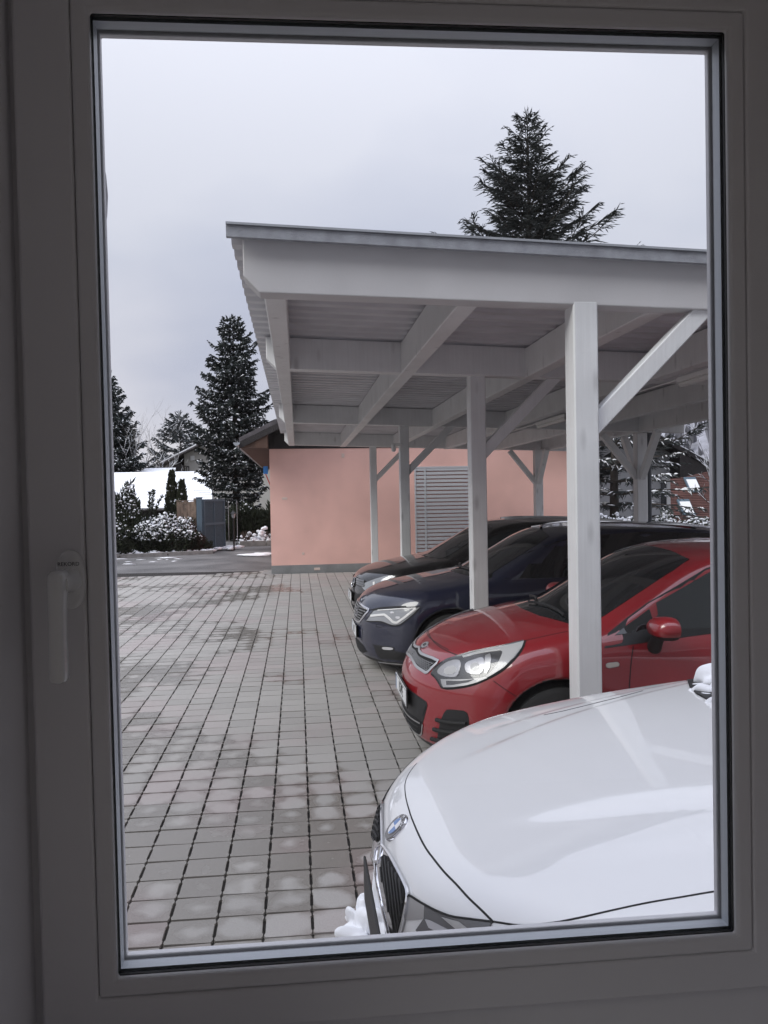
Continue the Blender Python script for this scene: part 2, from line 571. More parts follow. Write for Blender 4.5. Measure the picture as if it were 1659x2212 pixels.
def paver_shape(w, d):
    """twelve-cornered stone outline (spacer nubs on the long joints), chamfered top"""
    hx, hy = w / 2, d / 2
    g, q, e = .0058, .0029, .0014          # long joint half gap, cross joint half gap, nub gap
    o = [(-hx + g, -hy + q + .006), (-hx + e, -hy + .020), (-hx + e, -hy + .034), (-hx + g, -hy + .042), (-hx + g, hy - .042), (-hx + e, hy - .034),
         (-hx + e, hy - .020), (-hx + g + .002, hy - q), (hx - g - .002, hy - q), (hx - e, hy - .022), (hx - e, hy - .036), (hx - g, hy - .044), (hx - g, -hy + .044), (hx - e, -hy + .036), (hx - e, -hy + .022), (hx - g - .002, -hy + q)]
    o = [o[0]] + o[1:]
    n = len(o)
    top = [(x * (1 - .016), y * (1 - .016), 0) for x, y in o]
    low = [(x, y, -.011) for x, y in o]
    V = np.array(top + low)
    F = [tuple(range(n))[::-1]] + [(i, (i + 1) % n, (i + 1) % n + n, i + n) for i in range(n)]
    return V, F


pvV, pvF = paver_shape(PW, PD)
bmp = bmesh.new()
for v in pvV: bmp.verts.new(v)
bmp.verts.ensure_lookup_table()
for f in pvF: bmp.faces.new([bmp.verts[i] for i in f])
bmesh.ops.recalc_face_normals(bmp, faces=bmp.faces)
bmesh.ops.triangulate(bmp, faces=[f for f in bmp.faces if len(f.verts) > 4])
me_p = bpy.data.meshes.new('paver')
bmp.to_mesh(me_p); bmp.free()
me_p.materials.append(MT['paver'])
if sum(p.normal.z for p in me_p.polygons) < 0:
    me_p.flip_normals()
tri_p = np.array([list(t.vertices) for t in (me_p.calc_loop_triangles() or me_p.loop_triangles)])
pv_co = np.array([v.co[:] for v in me_p.vertices])


def in_view(x, y):
    d = np.array([x, y, 0]) - CPOS
    z = d @ FW
    if z < .5: return False
    px = 829.5 + FPX * (d @ RT) / z; py = 1106 - FPX * (d @ UP) / z
    if py > 2080 or px < 232: return False
    b = np.interp(py, [1230, 1320, 1400, 1440, 1450, 1500, 1560, 1625, 1640, 1690, 1780, 1900, 2070], [775, 766, 780, 812, 875, 880, 892, 925, 915, 850, 830, 815, 790])
    return px < b + 4


cells = []
for i in range(int((GRID_X0 - PX0) / PW), int((GRID_X1 - PX0) / PW)):
    for j in range(-12, 92):
        x, y = PX0 + (i + .5) * PW, PY0 + (j + .5) * PD
        if y + PD / 2 > y_end(x) or y < 1.05: continue
        cells.append((x, y))
cells.sort(key=lambda c: c[1])
front = [c for c in cells if in_view(*c)][:300]
fs = set(front)
rr = random.Random(3)
for (x, y) in front:
    o = link('paver', me_p, pavement, (x, y, rr.uniform(-.002, .0015)))
    o.rotation_euler = (rr.uniform(-.010, .010), rr.uniform(-.010, .010), rr.uniform(-.008, .008))
rest = np.array([c for c in cells if c not in fs])
VV = np.zeros((len(rest), len(pv_co), 3), dtype=np.float32)
VV[:] = pv_co[None]
tl = RNG.uniform(-.006, .006, (len(rest), 2))
VV[:, :, 2] += pv_co[None, :, 0] * tl[:, :1] + pv_co[None, :, 1] * tl[:, 1:] + RNG.uniform(-.0012, .0012, (len(rest), 1))
VV[:, :, 0] += rest[:, :1]; VV[:, :, 1] += rest[:, 1:]
FF = (tri_p[None] + (np.arange(len(rest)) * len(pv_co))[:, None, None]).reshape(-1, 3)
tag(link('paver_field', mesh('paver_field', VV.reshape(-1, 3), FF, MT['paver']), pavement), kind='stuff')

# kerbs
kb = empty('kerb', (0, 0, 0), label='low concrete kerb in front of the snowy shrubs', cat='kerb')
pts = [(-12, 24.2), (-9, 24.25), (-5.7, 25.36), (-4.2, 25.9), (-2.8, 26.4)]
for a, b in zip(pts, pts[1:]):
    L = math.dist(a, b); n = max(1, int(L / 1.0))
    for k in range(n):
        p = [a[q] + (b[q] - a[q]) * (k + .01) / n for q in (0, 1)]; r = [a[q] + (b[q] - a[q]) * (k + .99) / n for q in (0, 1)]
        MB().bar((*p, .02), (*r, .02), .10, .18, c=.008).build('kerb_stone', MT['kerb'], kb)
kb2 = empty('kerb', (0, 0, 0), label='concrete edging under the bare twig hedge beyond the gate', cat='kerb')
for k in range(14):
    MB().bar((-2.2 + k, 30.1, .06), (-2.2 + k + .985, 30.1, .06), .12, .26, c=.008).build('kerb_stone', MT['kerb'], kb2)
mb = MB()
mb.box(-.86, -.645, 18.62, 19.7, -.05, .004)
tag(mb.build('threshold_slab', MT['kerb']), 'plain concrete strip beside the corner of the salmon garage', 'slab')


def blob_mesh(rx, ry, rz, seed, sub=2, rough=.25):
    """irregular flattened lump"""
    bm = bmesh.new()
    bmesh.ops.create_icosphere(bm, subdivisions=max(sub, 3) if sub > 1 else 1, radius=1)
    r = random.Random(seed)
    ph = [(r.uniform(1, 4), r.uniform(1, 4), r.uniform(1, 4), r.uniform(0, 6)) for _ in range(5)]
    for v in bm.verts:
        c = v.co.copy()
        s = 1 + rough * sum(math.sin(c.x * a + c.y * b + c.z * d + p) for a, b, d, p in ph) / 3
        if sub > 1:
            q = Vector((c.x * rx, c.y * ry, c.z * rz)) + Vector((seed % 17, seed % 5, 0))
            s += rough * (.9 * mnoise.noise(q * 8) + .65 * mnoise.noise(q * 17) + .3 * mnoise.noise(q * 38))
        v.co = Vector((c.x * rx * s, c.y * ry * s, max(c.z, -.15) * rz * s))
    V = [v.co[:] for v in bm.verts]; F = [[v.index for v in f.verts] for f in bm.faces]
    bm.free()
    return V, F


def lump(name, items, m, parent=None, sub=2, rough=.25):
    VV, FF = [], []
    for i, (x, y, z, rx, ry, rz) in enumerate(items):
        V, F = blob_mesh(rx, ry, rz, i * 7 + int(abs(x * 100)), sub, rough)
        o = len(VV)
        VV += [(v[0] + x, v[1] + y, v[2] + z) for v in V]; FF += [[k + o for k in f] for f in F]
    return link(name, mesh(name, VV, FF, m, True), parent)


tag(lump('snow_pile', [(.23, 3.20, .0, .075, .07, .075), (.27, 3.23, .0, .07, .07, .12), (.32, 3.2, .0, .07, .08, .16), (.25, 3.13, .0, .09, .07, .07), (.36, 3.16, .0, .09, .09, .15), (.30, 3.08, .0, .07, .06, .05)], MT['snow'], None, 5, .5), 'small heap of snow on the paving in front of the white car', 'snow pile')
tag(lump('snow_patch', [(-1.35, 25.2, -.01, .55, .55, .05), (-1.15, 25.4, -.01, .35, .45, .06)], MT['snow']), 'thin snow patch left on the asphalt beside the salmon garage', 'snow patch')
r = random.Random(5)
it = []
for k in range(34):
    t = r.random(); x = -5.6 + t * 2.7; y = 25.6 + t * 1.05 + r.uniform(0, .35)
    it.append((x, y, .05, r.uniform(.1, .3), r.uniform(.1, .25), r.uniform(.05, .12)))
for k in range(16):
    it.append((r.uniform(-3.0, -2.1), r.uniform(27.6, 28.4), .05, r.uniform(.1, .3), r.uniform(.1, .25), r.uniform(.04, .1)))
tag(lump('snow_strip', it, MT['snow'], None, 1), kind='stuff')
it = [(r.uniform(-5.2, -3.6), r.uniform(22.5, 24.6), -.012, r.uniform(.05, .22), r.uniform(.04, .1), .012) for k in range(10)] + [(-4.1, 25.0, -.01, .4, .12, .02), (-5.5, 25.0, -.01, .3, .15, .02), (-5.75, 25.9, .02, .25, .2, .16), (-5.4, 26.2, .03, .35, .2, .2)]
tag(lump('snow_remnants', it, MT['snow'], None, 1), kind='stuff')
# snowy ground beyond the lawn
it = [(r.uniform(-2, 12), r.uniform(31.5, 36), .03, r.uniform(.3, 1.4), r.uniform(.2, .6), r.uniform(.02, .05)) for k in range(40)]
tag(lump('lawn_snow', it, MT['snow'], None, 1), kind='stuff')

# ================================================================== CARPORT
cp = empty('carport', (1.57, 4.36, 0), label='light grey timber carport with sloping corrugated roof over the parked cars', cat='carport')
CO = Vector((1.57, 4.36, 0))
TILT = .033
def zb(x): return 2.85 - TILT * (x - 1.57)          # underside of the beams
def zt(x): return 3.187 - .0386 * (x + .26)          # underside of the roof sheet
BH, BWD = .30, .14
def cpb(mb, name, m=None, smooth=False, **k):
    o = mb.build(name, m or MT['timber'], cp, smooth)
    o.data.transform(Matrix.Translation(-CO))
    return o
XE = 6.1
# purlins running away from the window
for x in (-.10, 1.0, 2.13, 3.27, 4.38, 5.42):
    cpb(MB().box(x - .0625, x + .0625, 4.42, 16.9, zb(x) - .004, zt(x) - .004, c=.006), 'purlin')
# cross beams: the first one is the front fascia
for k, y in enumerate((4.36, 6.97, 11.86, 16.75)):
    x0 = -.265 if k == 0 else -.245
    c = .085
    zq = (lambda x: 2.888 - .0275 * (x + .18)) if k == 0 else zb
    poly = [(x0, zq(x0) + c), (x0 + c, zq(x0 + c)), (XE, zq(XE)), (XE, zt(XE) - .002), (x0, zt(x0) - .002)]
    m_ = MB().prism(poly, 1, y - .07, y + .07)
    o = cpb(m_, 'fascia_beam' if k == 0 else 'cross_beam', MT['fascia'] if k == 0 else None)
    bv = o.modifiers.new('edge', 'BEVEL'); bv.width = .006; bv.segments = 2; bv.limit_method = 'ANGLE'
# the side of each post stands a little proud of the beam
for y in (4.365, 7.03, 11.92, 16.83):
    cpb(MB().box(1.5685, 1.712, y - .0775, y + .075, 0.0, zb(1.64) + .012, c=.008), 'post')
    cpb(MB().bar((1.66, y, 2.12), (2.40, y, 2.86), .10, .10, upv=(-1, 0, 1), c=.006), 'brace')
for (x, y) in ((5.47, 12.02), (5.18, 16.45)):
    cpb(MB().box(x - .085, x + .085, y - .085, y + .085, 0.0, zb(x) - .003, c=.008), 'post')
    for d in ((-1, 0), (0, -1), (0, 1)):
        if y > 15 and d == (0, 1): continue
        a = (x + d[0] * .05, y + d[1] * .05, zb(x) - .72); b = (x + d[0] * .62, y + d[1] * .62, zb(x) - .02)
        cpb(MB().bar(a, b, .10, .10, upv=(0, 0, 1), c=.006), 'brace')
cpb(MB().bar((5.22, 12.4, zb(5.3) - .0), (5.34, 16.9, zb(5.3) - .0), .06, .05), 'rail')
# trapezoid roof sheet, ribs running down the slope
per = .207
V, F = [], []
prof = [(0, 0), (.08, 0), (.105, .032), (.182, .032), (.207, 0)]
ys = []
y = 4.24
while y < 17.1:
    for dy, dz in prof[:-1]:
        ys.append((y + dy, dz))
    y += per
xs = (-.335, XE + .15)
for (yy, dz) in ys:
    for x in xs:
        V.append((x, yy, zt(x) + .002 + dz))
n = len(ys)
F = [(2 * i, 2 * i + 1, 2 * i + 3, 2 * i + 2) for i in range(n - 1)]
o = link('roof_sheet', mesh('roof_sheet', V, F, MT['sheet']), cp); o.data.transform(Matrix.Translation(-CO))
so = o.modifiers.new('gauge', 'SOLIDIFY'); so.thickness = .003; so.offset = 1
# felt-covered edge board and thin drip rail along the front
x0, x1 = -.345, XE + .15
def slab(name, m, y0, y1, a, b):
    poly = [(x0, zt(x0) + a), (x1, zt(x1) + a), (x1, zt(x1) + b), (x0, zt(x0) + b)]
    return cpb(MB().prism(poly, 1, y0, y1), name, m)
slab('edge_board', MT['flashing'], 4.205, 4.236, -.032, .028)
slab('drip_rail', MT['zinc'], 4.192, 4.25, .030, .042)
# downpipe beside the rear post
cpb(MB().tube([(5.62, 12.06, 0), (5.62, 12.06, 2.7)], .05, 14), 'downpipe', mat('slate downpipe', (.03, .035, .045), .5), True)

def fluorescent(x, y0, y1, label):
    z = zb(x) - .005
    t = empty('strip_light', (x, (y0 + y1) / 2, z), label=label, cat='strip light', group='strip lights under the carport roof')
    L = (y1 - y0) / 2
    MB().box(-.035, .035, -L, L, -.045, 0, c=.006).build('lamp_body', MT['white'], t)
    MB().box(-.03, .03, -L + .015, L - .015, -.085, -.0455, c=.012).build('diffuser', MT['tube'], t)
    MB().box(-.036, .036, -L - .012, -L + .012, -.087, 0.001, c=.004).build('end_cap', MT['plastic'], t)
    MB().tube([(0, L, -.012), (0, L + 1.6, -.012)], .008, 6).build('cable', MT['white'], t)
fluorescent(3.40, 9.55, 10.77, 'white strip light under the carport beam, left of the near thick post')
fluorescent(3.40, 5.45, 6.64, 'white strip light under the carport beam, at the right edge of the window')
t = empty('bracket_lamp', (1.60, 11.82, 2.545), label='small white bracket lamp fixed near the top of the third post', cat='lamp')
MB().box(-.16, 0, -.02, .02, .0, .035, c=.005).build('arm', MT['white'], t)
MB().lathe([(.012, -.09), (.032, -.08), (.036, -.04), (.03, .0), (.015, .03)], 14, 2, (-.13, 0, 0)).build('lamp_head', MT['white'], t, True)

# ================================================================== SALMON GARAGE
GY = 18.6
ga = empty('garage', (3.0, GY, 0), label='salmon pink rendered garage with grey plinth and dark gabled roof', cat='garage')
GO = Vector((3.0, GY, 0))
def gab(mb, name, m, smooth=False, parent=None):
    o = mb.build(name, m, parent or ga, smooth); o.data.transform(Matrix.Translation(-GO)); return o
GX0, GX1, GD = -.635, 6.62, 12.0
gab(MB().box(GX0, GX1, GY + .012, GY + GD, .195, 2.945), 'wall', MT['pink'])
gab(MB().box(GX0 - .004, GX1 + .004, GY, GY + GD, -.1, .195), 'plinth', MT['plinth'])
ex0, ez, sl = -1.28, 3.06, .487
cxg = (GX0 + GX1) / 2
rz = ez + sl * (cxg - ex0)
# gable boards set back under the verge: separate vertical boards
bw = .16
x = GX0 - .05
while x < GX1 + .05:
    zt = ez - .012 + sl * (min(x, 2 * cxg - x - bw) - ex0)
    zt2 = ez - .012 + sl * (min(x + bw, 2 * cxg - x) - ex0)
    zt = max(zt, 2.96); zt2 = max(zt2, 2.96)
    gab(MB().prism([(x + .003, 2.947), (x + bw - .003, 2.947), (x + bw - .003, zt2 + .003), (x + .003, zt + .003)], 1, GY - .006, GY + .03), 'gable_board', MT['darkwood'])
    x += bw
gab(MB().prism([(GX0, 2.947), (GX1, 2.947), (GX1, ez - .03 + sl * (GX0 - ex0)), (cxg, rz - .03), (GX0, ez - .03 + sl * (GX0 - ex0))], 1, GY + .034, GY + .06), 'gable_backing', MT['darkwood'])
for s in (-1, 1):
    e = (cxg + s * (cxg - ex0), ez); p = (cxg, rz)
    th = .10
    f = lambda q, d: (q[0], q[1] + d)
    gab(MB().prism([f(e, 0), f(p, 0), f(p, th), f(e, th)], 1, GY - .72, GY + GD + .5), 'roof_slope', MT['tile'])
    gab(MB().prism([f(e, -.15), f(p, -.15), f(p, -.004), f(e, -.004)], 1, GY - .73, GY - .70), 'verge_board', MT['darkwood'])
gab(MB().prism([(ex0 + .03, 2.93), (GX0 - .01, 2.93), (GX0 - .01, 3.3), (ex0 + .03, 3.0)], 1, GY - .69, GY + GD), 'soffit', mat('brown soffit', (.09, .05, .035), .8, noise=.3, nscale=5))
# half-round gutter along the left eave
gp = [(.075 * math.cos(a), .075 * math.sin(a)) for a in np.linspace(math.pi, 2 * math.pi, 11)]
gi = [(.068 * math.cos(a), .068 * math.sin(a)) for a in np.linspace(2 * math.pi, math.pi, 11)]
gab(MB().prism([(ex0 - .05 + a, ez - .01 + b) for a, b in gp + gi], 1, GY - .78, GY + GD), 'gutter', MT['zinc'])
gab(MB().prism([(ex0 - .05 + a, ez - .01 + b) for a, b in gp], 1, GY - .786, GY - .781), 'gutter_end', MT['zinc'])
it = []
r = random.Random(8)
for k in range(26):
    tt = r.random()
    it.append((ex0 + .05 + tt * .55 - 3.0, r.uniform(-.66, 6), ez + .10 + sl * (.05 + tt * .55) - .01, r.uniform(.05, .2), r.uniform(.1, .5), .035))
lump('roof_snow', it, MT['snow'], ga, 1)
# slatted shutter
sh = empty('slatted_shutter', (0, 0, 0)); sh.parent = ga
sx0, sx1, sz0, sz1 = 2.80, 4.32, .34, 2.44
def shb(mb, name, m):
    return gab(mb, name, m, parent=sh)
shb(MB().box(sx0, sx1, GY + .0125, GY + .016, sz0, sz1), 'recess', MT['black'])
for a, b in ((sx0, sx0 + .035), (sx0 + .235, sx0 + .275), (sx1 - .035, sx1)):
    shb(MB().box(a, b, GY - .045, GY + .01, sz0, sz1), 'upright', MT['slat'])
shb(MB().box(sx0 + .002, sx1 - .002, GY - .042, GY + .01, sz1, sz1 + .04), 'head_rail', MT['slat'])
z = sz0
while z < sz1 - .02:
    shb(MB().box(sx0 + .002, sx1 - .002, GY - .035, GY - .018, z + .0, z + .066, c=.004), 'slat', MT['slat'])
    z += .0925
# small fixtures on the wall
for (px, py, w, h) in ((741, 984, .035, .05), (615, 1077, .06, .03), (655, 1196, .03, .03), (685, 1229, .07, .03)):
    q = at(px, py, Y=GY)
    gab(MB().box(q[0] - w, q[0] + w, GY + .006 - (.012 if py > 1200 else 0), GY + .014, q[2] - h, q[2] + h, c=.004), 'plaster_patch', mat('bare plaster', (.66, .52, .46), .9))
q = at(577, 1016, Y=19.3)
fl = empty('signal_flag', (q[0], 19.3, q[2]), label='small blue cloth with a red stick at the left wall of the salmon garage', cat='flag')
MB().box(-.09, .02, -.01, .01, -.09, .10, c=.005).build('cloth', MT['blue'], fl)
MB().tube([(-.04, 0, -.08), (.09, .0, -.42)], .012, 8).build('stick', MT['red'], fl)

# ================================================================== ROOM AND WINDOW
WANG, WROLL, WPITCH, WCZ = -.0249, -.0036, .0039, 1.778
_wm = Matrix.Rotation(WANG, 3, 'Z') @ Matrix.Rotation(WPITCH, 3, 'X') @ Matrix.Rotation(WROLL, 3, 'Y')
wn = empty('casement_window', tuple(Vector((.16, .92, WCZ)) - _wm @ Vector((0, 0, WCZ))), 0, label='white plastic casement window seen from the dark room', cat='window')
wn.rotation_euler = _wm.to_euler()
OX0, OX1, OZ0, OZ1 = -.3827, .3733, 1.2171, 2.3339       # opening of the glazing bead, window coordinates
def ring(name, m, i0, i1, y0, y1, parent=wn, zb_extra=0., c=0.0):
    """rectangular frame between insets i0 (outer) and i1 (inner), from depth y0 to y1; mitred"""
    a = (OX0 - i0, OX1 + i0, OZ0 - i0 - zb_extra, OZ1 + i0)
    b = (OX0 - i1, OX1 + i1, OZ0 - i1, OZ1 + i1)
    V = []
    for (p, y) in ((a, y0), (a, y1), (b, y0), (b, y1)):
        V += [(p[0], y, p[2]), (p[1], y, p[2]), (p[1], y, p[3]), (p[0], y, p[3])]
    F = []
    for k in range(4):
        l = (k + 1) % 4
        F += [(k, l, 8 + l, 8 + k), (4 + k, 12 + k, 12 + l, 4 + l), (k, 4 + k, 4 + l, l), (8 + k, 8 + l, 12 + l, 12 + k)]
    o = MB().add(V, F).build(name, m, parent)
    if c:
        bv = o.modifiers.new('edge', 'BEVEL'); bv.width = c; bv.segments = 3; bv.limit_method = 'ANGLE'; bv.angle_limit = R_(40)
    return o
ring('sash', MT['pvc'], .085, .0215, 0.0, .06, c=.004, zb_extra=-.016)
gb = ring('glazing_bead', MT['pvc'], .0208, 0.0, 0.0, .012, c=.0045)
ring('gasket', MT['gasket'], .008, .0012, .0125, .0165)
ring('spacer_bar', MT['spacer'], .012, .001, .024, .040)
ring('outer_seal', MT['seal'], .012, .0035, .0405, .046)
ring('outer_rebate', MT['pvc'], .030, .0006, .050, .0605, c=.002)
ring('frame', MT['pvc'], .16, .068, .018, .075, c=.005)
MB().box(OX0 - .005, OX1 + .005, .0185, .0225, OZ0 - .005, OZ1 + .005).build('pane', MT['pane'], wn)
# handle
hx = -.2605 - .16 + .001
hd = empty('handle', (hx, 0, 1.687)); hd.parent = wn
n = 40
pl = [(.0165 * math.copysign(abs(math.cos(a)) ** .8, math.cos(a)), .034 * math.copysign(abs(math.sin(a)) ** .9, math.sin(a))) for a in np.linspace(0, 2 * math.pi, n, endpoint=False)]
V, F = [], []
for sc, yy in ((1.0, 0.0), (1.0, -.005), (.97, -.008), (.9, -.0098), (.78, -.0105)):
    V += [(p[0] * sc, yy, p[1] * (1 - (1 - sc) * .6)) for p in pl]
for i in range(4):
    F += [(i * n + k, i * n + (k + 1) % n, (i + 1) * n + (k + 1) % n, (i + 1) * n + k) for k in range(n)]
F.append(tuple(range(4 * n, 5 * n)))
MB().add(V, F).build('rosette', MT['handle'], hd, True)
MB().lathe([(.0145, -.0100), (.0135, -.018), (.0128, -.034), (.0120, -.052)], 24, 1).build('neck', MT['handle'], hd, True)
def superell(w, h, y, zc, n=28, e=.62):
    return [(w * math.copysign(abs(math.cos(a)) ** e, math.cos(a)), y + h * math.copysign(abs(math.sin(a)) ** e, math.sin(a)), zc) for a in np.linspace(0, 2 * math.pi, n, endpoint=False)]
V, F = [], []
secs = [(.002, .006, -.046, .0150), (.0065, .012, -.046, .0142), (.0094, .0145, -.047, .0110), (.0098, .0145, -.048, .004), (.0092, .0135, -.050, -.01), (.0086, .0120, -.053, -.03), (.0086, .0115, -.054, -.06), (.0090, .0120, -.054, -.09), (.0094, .0122, -.054, -.1), (.0084, .0105, -.054, -.104), (.0045, .006, -.054, -.1065)]
for w, h, y, zc in secs: V += superell(w, h, y, zc)
n = 28
for i in range(len(secs) - 1):
    F += [(i * n + k, i * n + (k + 1) % n, (i + 1) * n + (k + 1) % n, (i + 1) * n + k) for k in range(n)]
F += [tuple(range(n)), tuple(range((len(secs) - 1) * n, len(secs) * n))]
MB().add(V, F).build('grip', MT['handle'], hd, True)
tm = text_mesh('REKORD', .0062, mat('grey print', (.06, .06, .06), .7), 'lettering', .0001)
o = link('lettering', tm, hd); o.rotation_euler = (math.pi / 2, 0, 0); o.location = (0, -.0107, .0185)

# the room behind the window and the house wall round it
wy0, wy1 = .70, .995
rx0, rx1, ry0, rz0, rz1 = -1.9, 1.9, -2.9, -.06, 2.62
fx0, fx1, fz0, fz1 = .16 - .478, .16 + .50, 1.08, 2.445
def struct(mb, name, m): return tag(mb.build(name, m), kind='structure')
struct(MB().box(rx0 - .3, fx0, wy0, wy1, rz0, rz1 + .25).box(fx1, rx1 + .3, wy0, wy1, rz0, rz1 + .25).box(fx0, fx1, wy0, wy1, rz0, fz0).box(fx0, fx1, wy0, wy1, fz1, rz1 + .25), 'window_wall', MT['room'])
# unseen glazed opening, added in the left wall to brighten the room
lw = (-2.8, .35, .10, 2.52)
struct(MB().box(rx0 - .3, rx0, ry0, lw[0], rz0, rz1).box(rx0 - .3, rx0, lw[1], wy0 - .002, rz0, rz1).box(rx0 - .3, rx0, lw[0], lw[1], rz0, lw[2]).box(rx0 - .3, rx0, lw[0], lw[1], lw[3], rz1), 'room_wall', MT['room'])
sw_ = empty('added_glazed_door', (rx0 - .15, (lw[0] + lw[1]) / 2, lw[2]), label='unseen wide glazed door added in the left wall to brighten the dark room', cat='door')
wl, wh_ = (lw[1] - lw[0]) / 2, lw[3] - lw[2]
fm = MB()
for q in ((-wl, -wl + .07, 0, wh_), (wl - .07, wl, 0, wh_), (-wl + .07, wl - .07, 0, .07), (-wl + .07, wl - .07, wh_ - .07, wh_)): fm.box(-.035, .035, *q)
fm.build('frame', MT['pvc'], sw_)
MB().box(-.005, .005, -wl + .06, wl - .06, .06, wh_ - .06).build('pane', MT['pane'], sw_)  # pane of the added glazed door
struct(MB().box(rx1, rx1 + .3, ry0, wy0 - .002, rz0, rz1), 'room_wall', MT['room'])
struct(MB().box(rx0 - .3, rx1 + .3, ry0 - .3, ry0 - .002, rz0, rz1), 'room_wall', MT['room'])
struct(MB().box(rx0 - .3, rx1 + .3, ry0 - .3, wy0 - .002, rz1 + .002, rz1 + .25), 'ceiling', MT['room'])
struct(MB().box(rx0 - .3, rx1 + .3, ry0 - .3, wy0 - .002, rz0 - .2, rz0 - .002), 'room_floor', MT['floor'])
# the rest of the house front, outside
struct(MB().box(-9, rx0 - .302, .6, wy1, -.1, 5.8).box(rx1 + .302, 9, .6, wy1, -.1, 5.8).box(rx0 - .301, rx1 + .301, .6, wy1, rz1 + .252, 5.8), 'house_front', mat('house front render', (.5, .49, .47), .9, noise=.05))
sill = MB().prism([(.86, 1.13), (.985, 1.13), (.985, 1.14), (.86, 1.14)], 0, fx0, fx1)
# grey round dish on the outside wall, its rim just showing past the left edge of the glass
dc = np.array([-.634, 1.5, 2.36])
ds = empty('wall_dish', tuple(dc), label='grey dish on the outside wall, its rim showing at the left edge of the glass', cat='dish')
V, F = [], []
n = 48
for rr_, yy in ((.0, .0), (.12, .008), (.22, .03), (.285, .055), (.285, .060), (.22, .036), (.12, .014), (0.0, .006)):
    V += [(rr_ * 1.0 * math.cos(a), yy, rr_ * 1.05 * math.sin(a)) for a in np.linspace(0, 2 * math.pi, n, endpoint=False)]
for i in range(7):
    F += [(i * n + k, i * n + (k + 1) % n, (i + 1) * n + (k + 1) % n, (i + 1) * n + k) for k in range(n)]
MB().add(V, F).build('reflector', mat('grey dish', (.36, .36, .38), .6), ds, True)
MB().tube([(0, -.02, 0), (0, -.5, -.1)], .02, 8).build('wall_arm', MT['zinc'], ds)
# ================================================================== CARS: bodies carved from blended surfaces
def pchip(x, xs, ys):
    xs = np.asarray(xs, float); ys = np.asarray(ys, float)
    h = np.diff(xs); d = np.diff(ys) / h
    m = np.zeros_like(ys)
    m[0], m[-1] = d[0], d[-1]
    for i in range(1, len(xs) - 1):
        if d[i - 1] * d[i] > 0:
            w1, w2 = 2 * h[i] + h[i - 1], h[i] + 2 * h[i - 1]
            m[i] = (w1 + w2) / (w1 / d[i - 1] + w2 / d[i])
    x = np.clip(np.asarray(x, float), xs[0], xs[-1])
    k = np.clip(np.searchsorted(xs, x) - 1, 0, len(xs) - 2)
    t = (x - xs[k]) / h[k]
    return (ys[k] * (1 + 2 * t) * (1 - t) ** 2 + m[k] * h[k] * t * (1 - t) ** 2 + ys[k + 1] * t * t * (3 - 2 * t) + m[k + 1] * h[k] * t * t * (t - 1))


def P(pts):
    xs, ys = zip(*pts)
    return lambda x: pchip(x, xs, ys)


def smax(a, b, k):
    h = np.maximum(k - np.abs(a - b), 0)
    return np.maximum(a, b) + h * h / (4 * k)


def smin(a, b, k):
    return -smax(-a, -b, k)


def sstep(x, a, b):
    t = np.clip((x - a) / (b - a), 0, 1)
    return t * t * (3 - 2 * t)


def nets(f, org, h):
    """surface nets: zero level of a sampled field -> vertices, quads"""
    ins = f < 0
    nx, ny, nzz = f.shape
    cs = (nx - 1, ny - 1, nzz - 1)
    cid = -np.ones(cs, dtype=np.int64)
    acc, quads = [], []
    st = [(ny - 1) * (nzz - 1), nzz - 1, 1]
    for ax in range(3):
        sl0 = [slice(None)] * 3; sl1 = [slice(None)] * 3
        sl0[ax] = slice(0, -1); sl1[ax] = slice(1, None)
        a, b = f[tuple(sl0)], f[tuple(sl1)]
        I = np.argwhere((a < 0) != (b < 0))
        o1, o2 = [q for q in range(3) if q != ax]
        ok = (I[:, o1] > 0) & (I[:, o2] > 0) & (I[:, o1] < f.shape[o1] - 1) & (I[:, o2] < f.shape[o2] - 1)
        I = I[ok]
        va = a[tuple(I.T)]; vb = b[tuple(I.T)]
        p = I.astype(float); p[:, ax] += va / (va - vb)
        ids = []
        for d1, d2 in ((-1, -1), (0, -1), (0, 0), (-1, 0)):
            J = I.copy(); J[:, o1] += d1; J[:, o2] += d2
            lin = J[:, 0] * st[0] + J[:, 1] * st[1] + J[:, 2]
            ids.append(lin); acc.append((lin, p))
        q = np.stack(ids, 1)
        flip = (va < 0) ^ (ax == 1)
        q[~flip] = q[~flip][:, ::-1]
        quads.append(q)
    lin = np.concatenate([a[0] for a in acc]); pos = np.concatenate([a[1] for a in acc])
    u, inv = np.unique(lin, return_inverse=True)
    V = np.zeros((len(u), 3)); c = np.bincount(inv)
    for k in range(3): V[:, k] = np.bincount(inv, pos[:, k]) / c
    Q = np.searchsorted(u, np.concatenate(quads))
    return V * h + org, Q


def trilin(A, V, org, h):
    q = (V - org) / h
    q = np.clip(q, 0, np.array(A.shape[:3]) - 1.001)
    i = q.astype(int); t = q - i
    r = 0
    for dx in (0, 1):
        for dy in (0, 1):
            for dz in (0, 1):
                w = (t[:, 0] if dx else 1 - t[:, 0]) * (t[:, 1] if dy else 1 - t[:, 1]) * (t[:, 2] if dz else 1 - t[:, 2])
                v = A[i[:, 0] + dx, i[:, 1] + dy, i[:, 2] + dz]
                r = r + (w[:, None] * v if v.ndim > 1 else w * v)
    return r


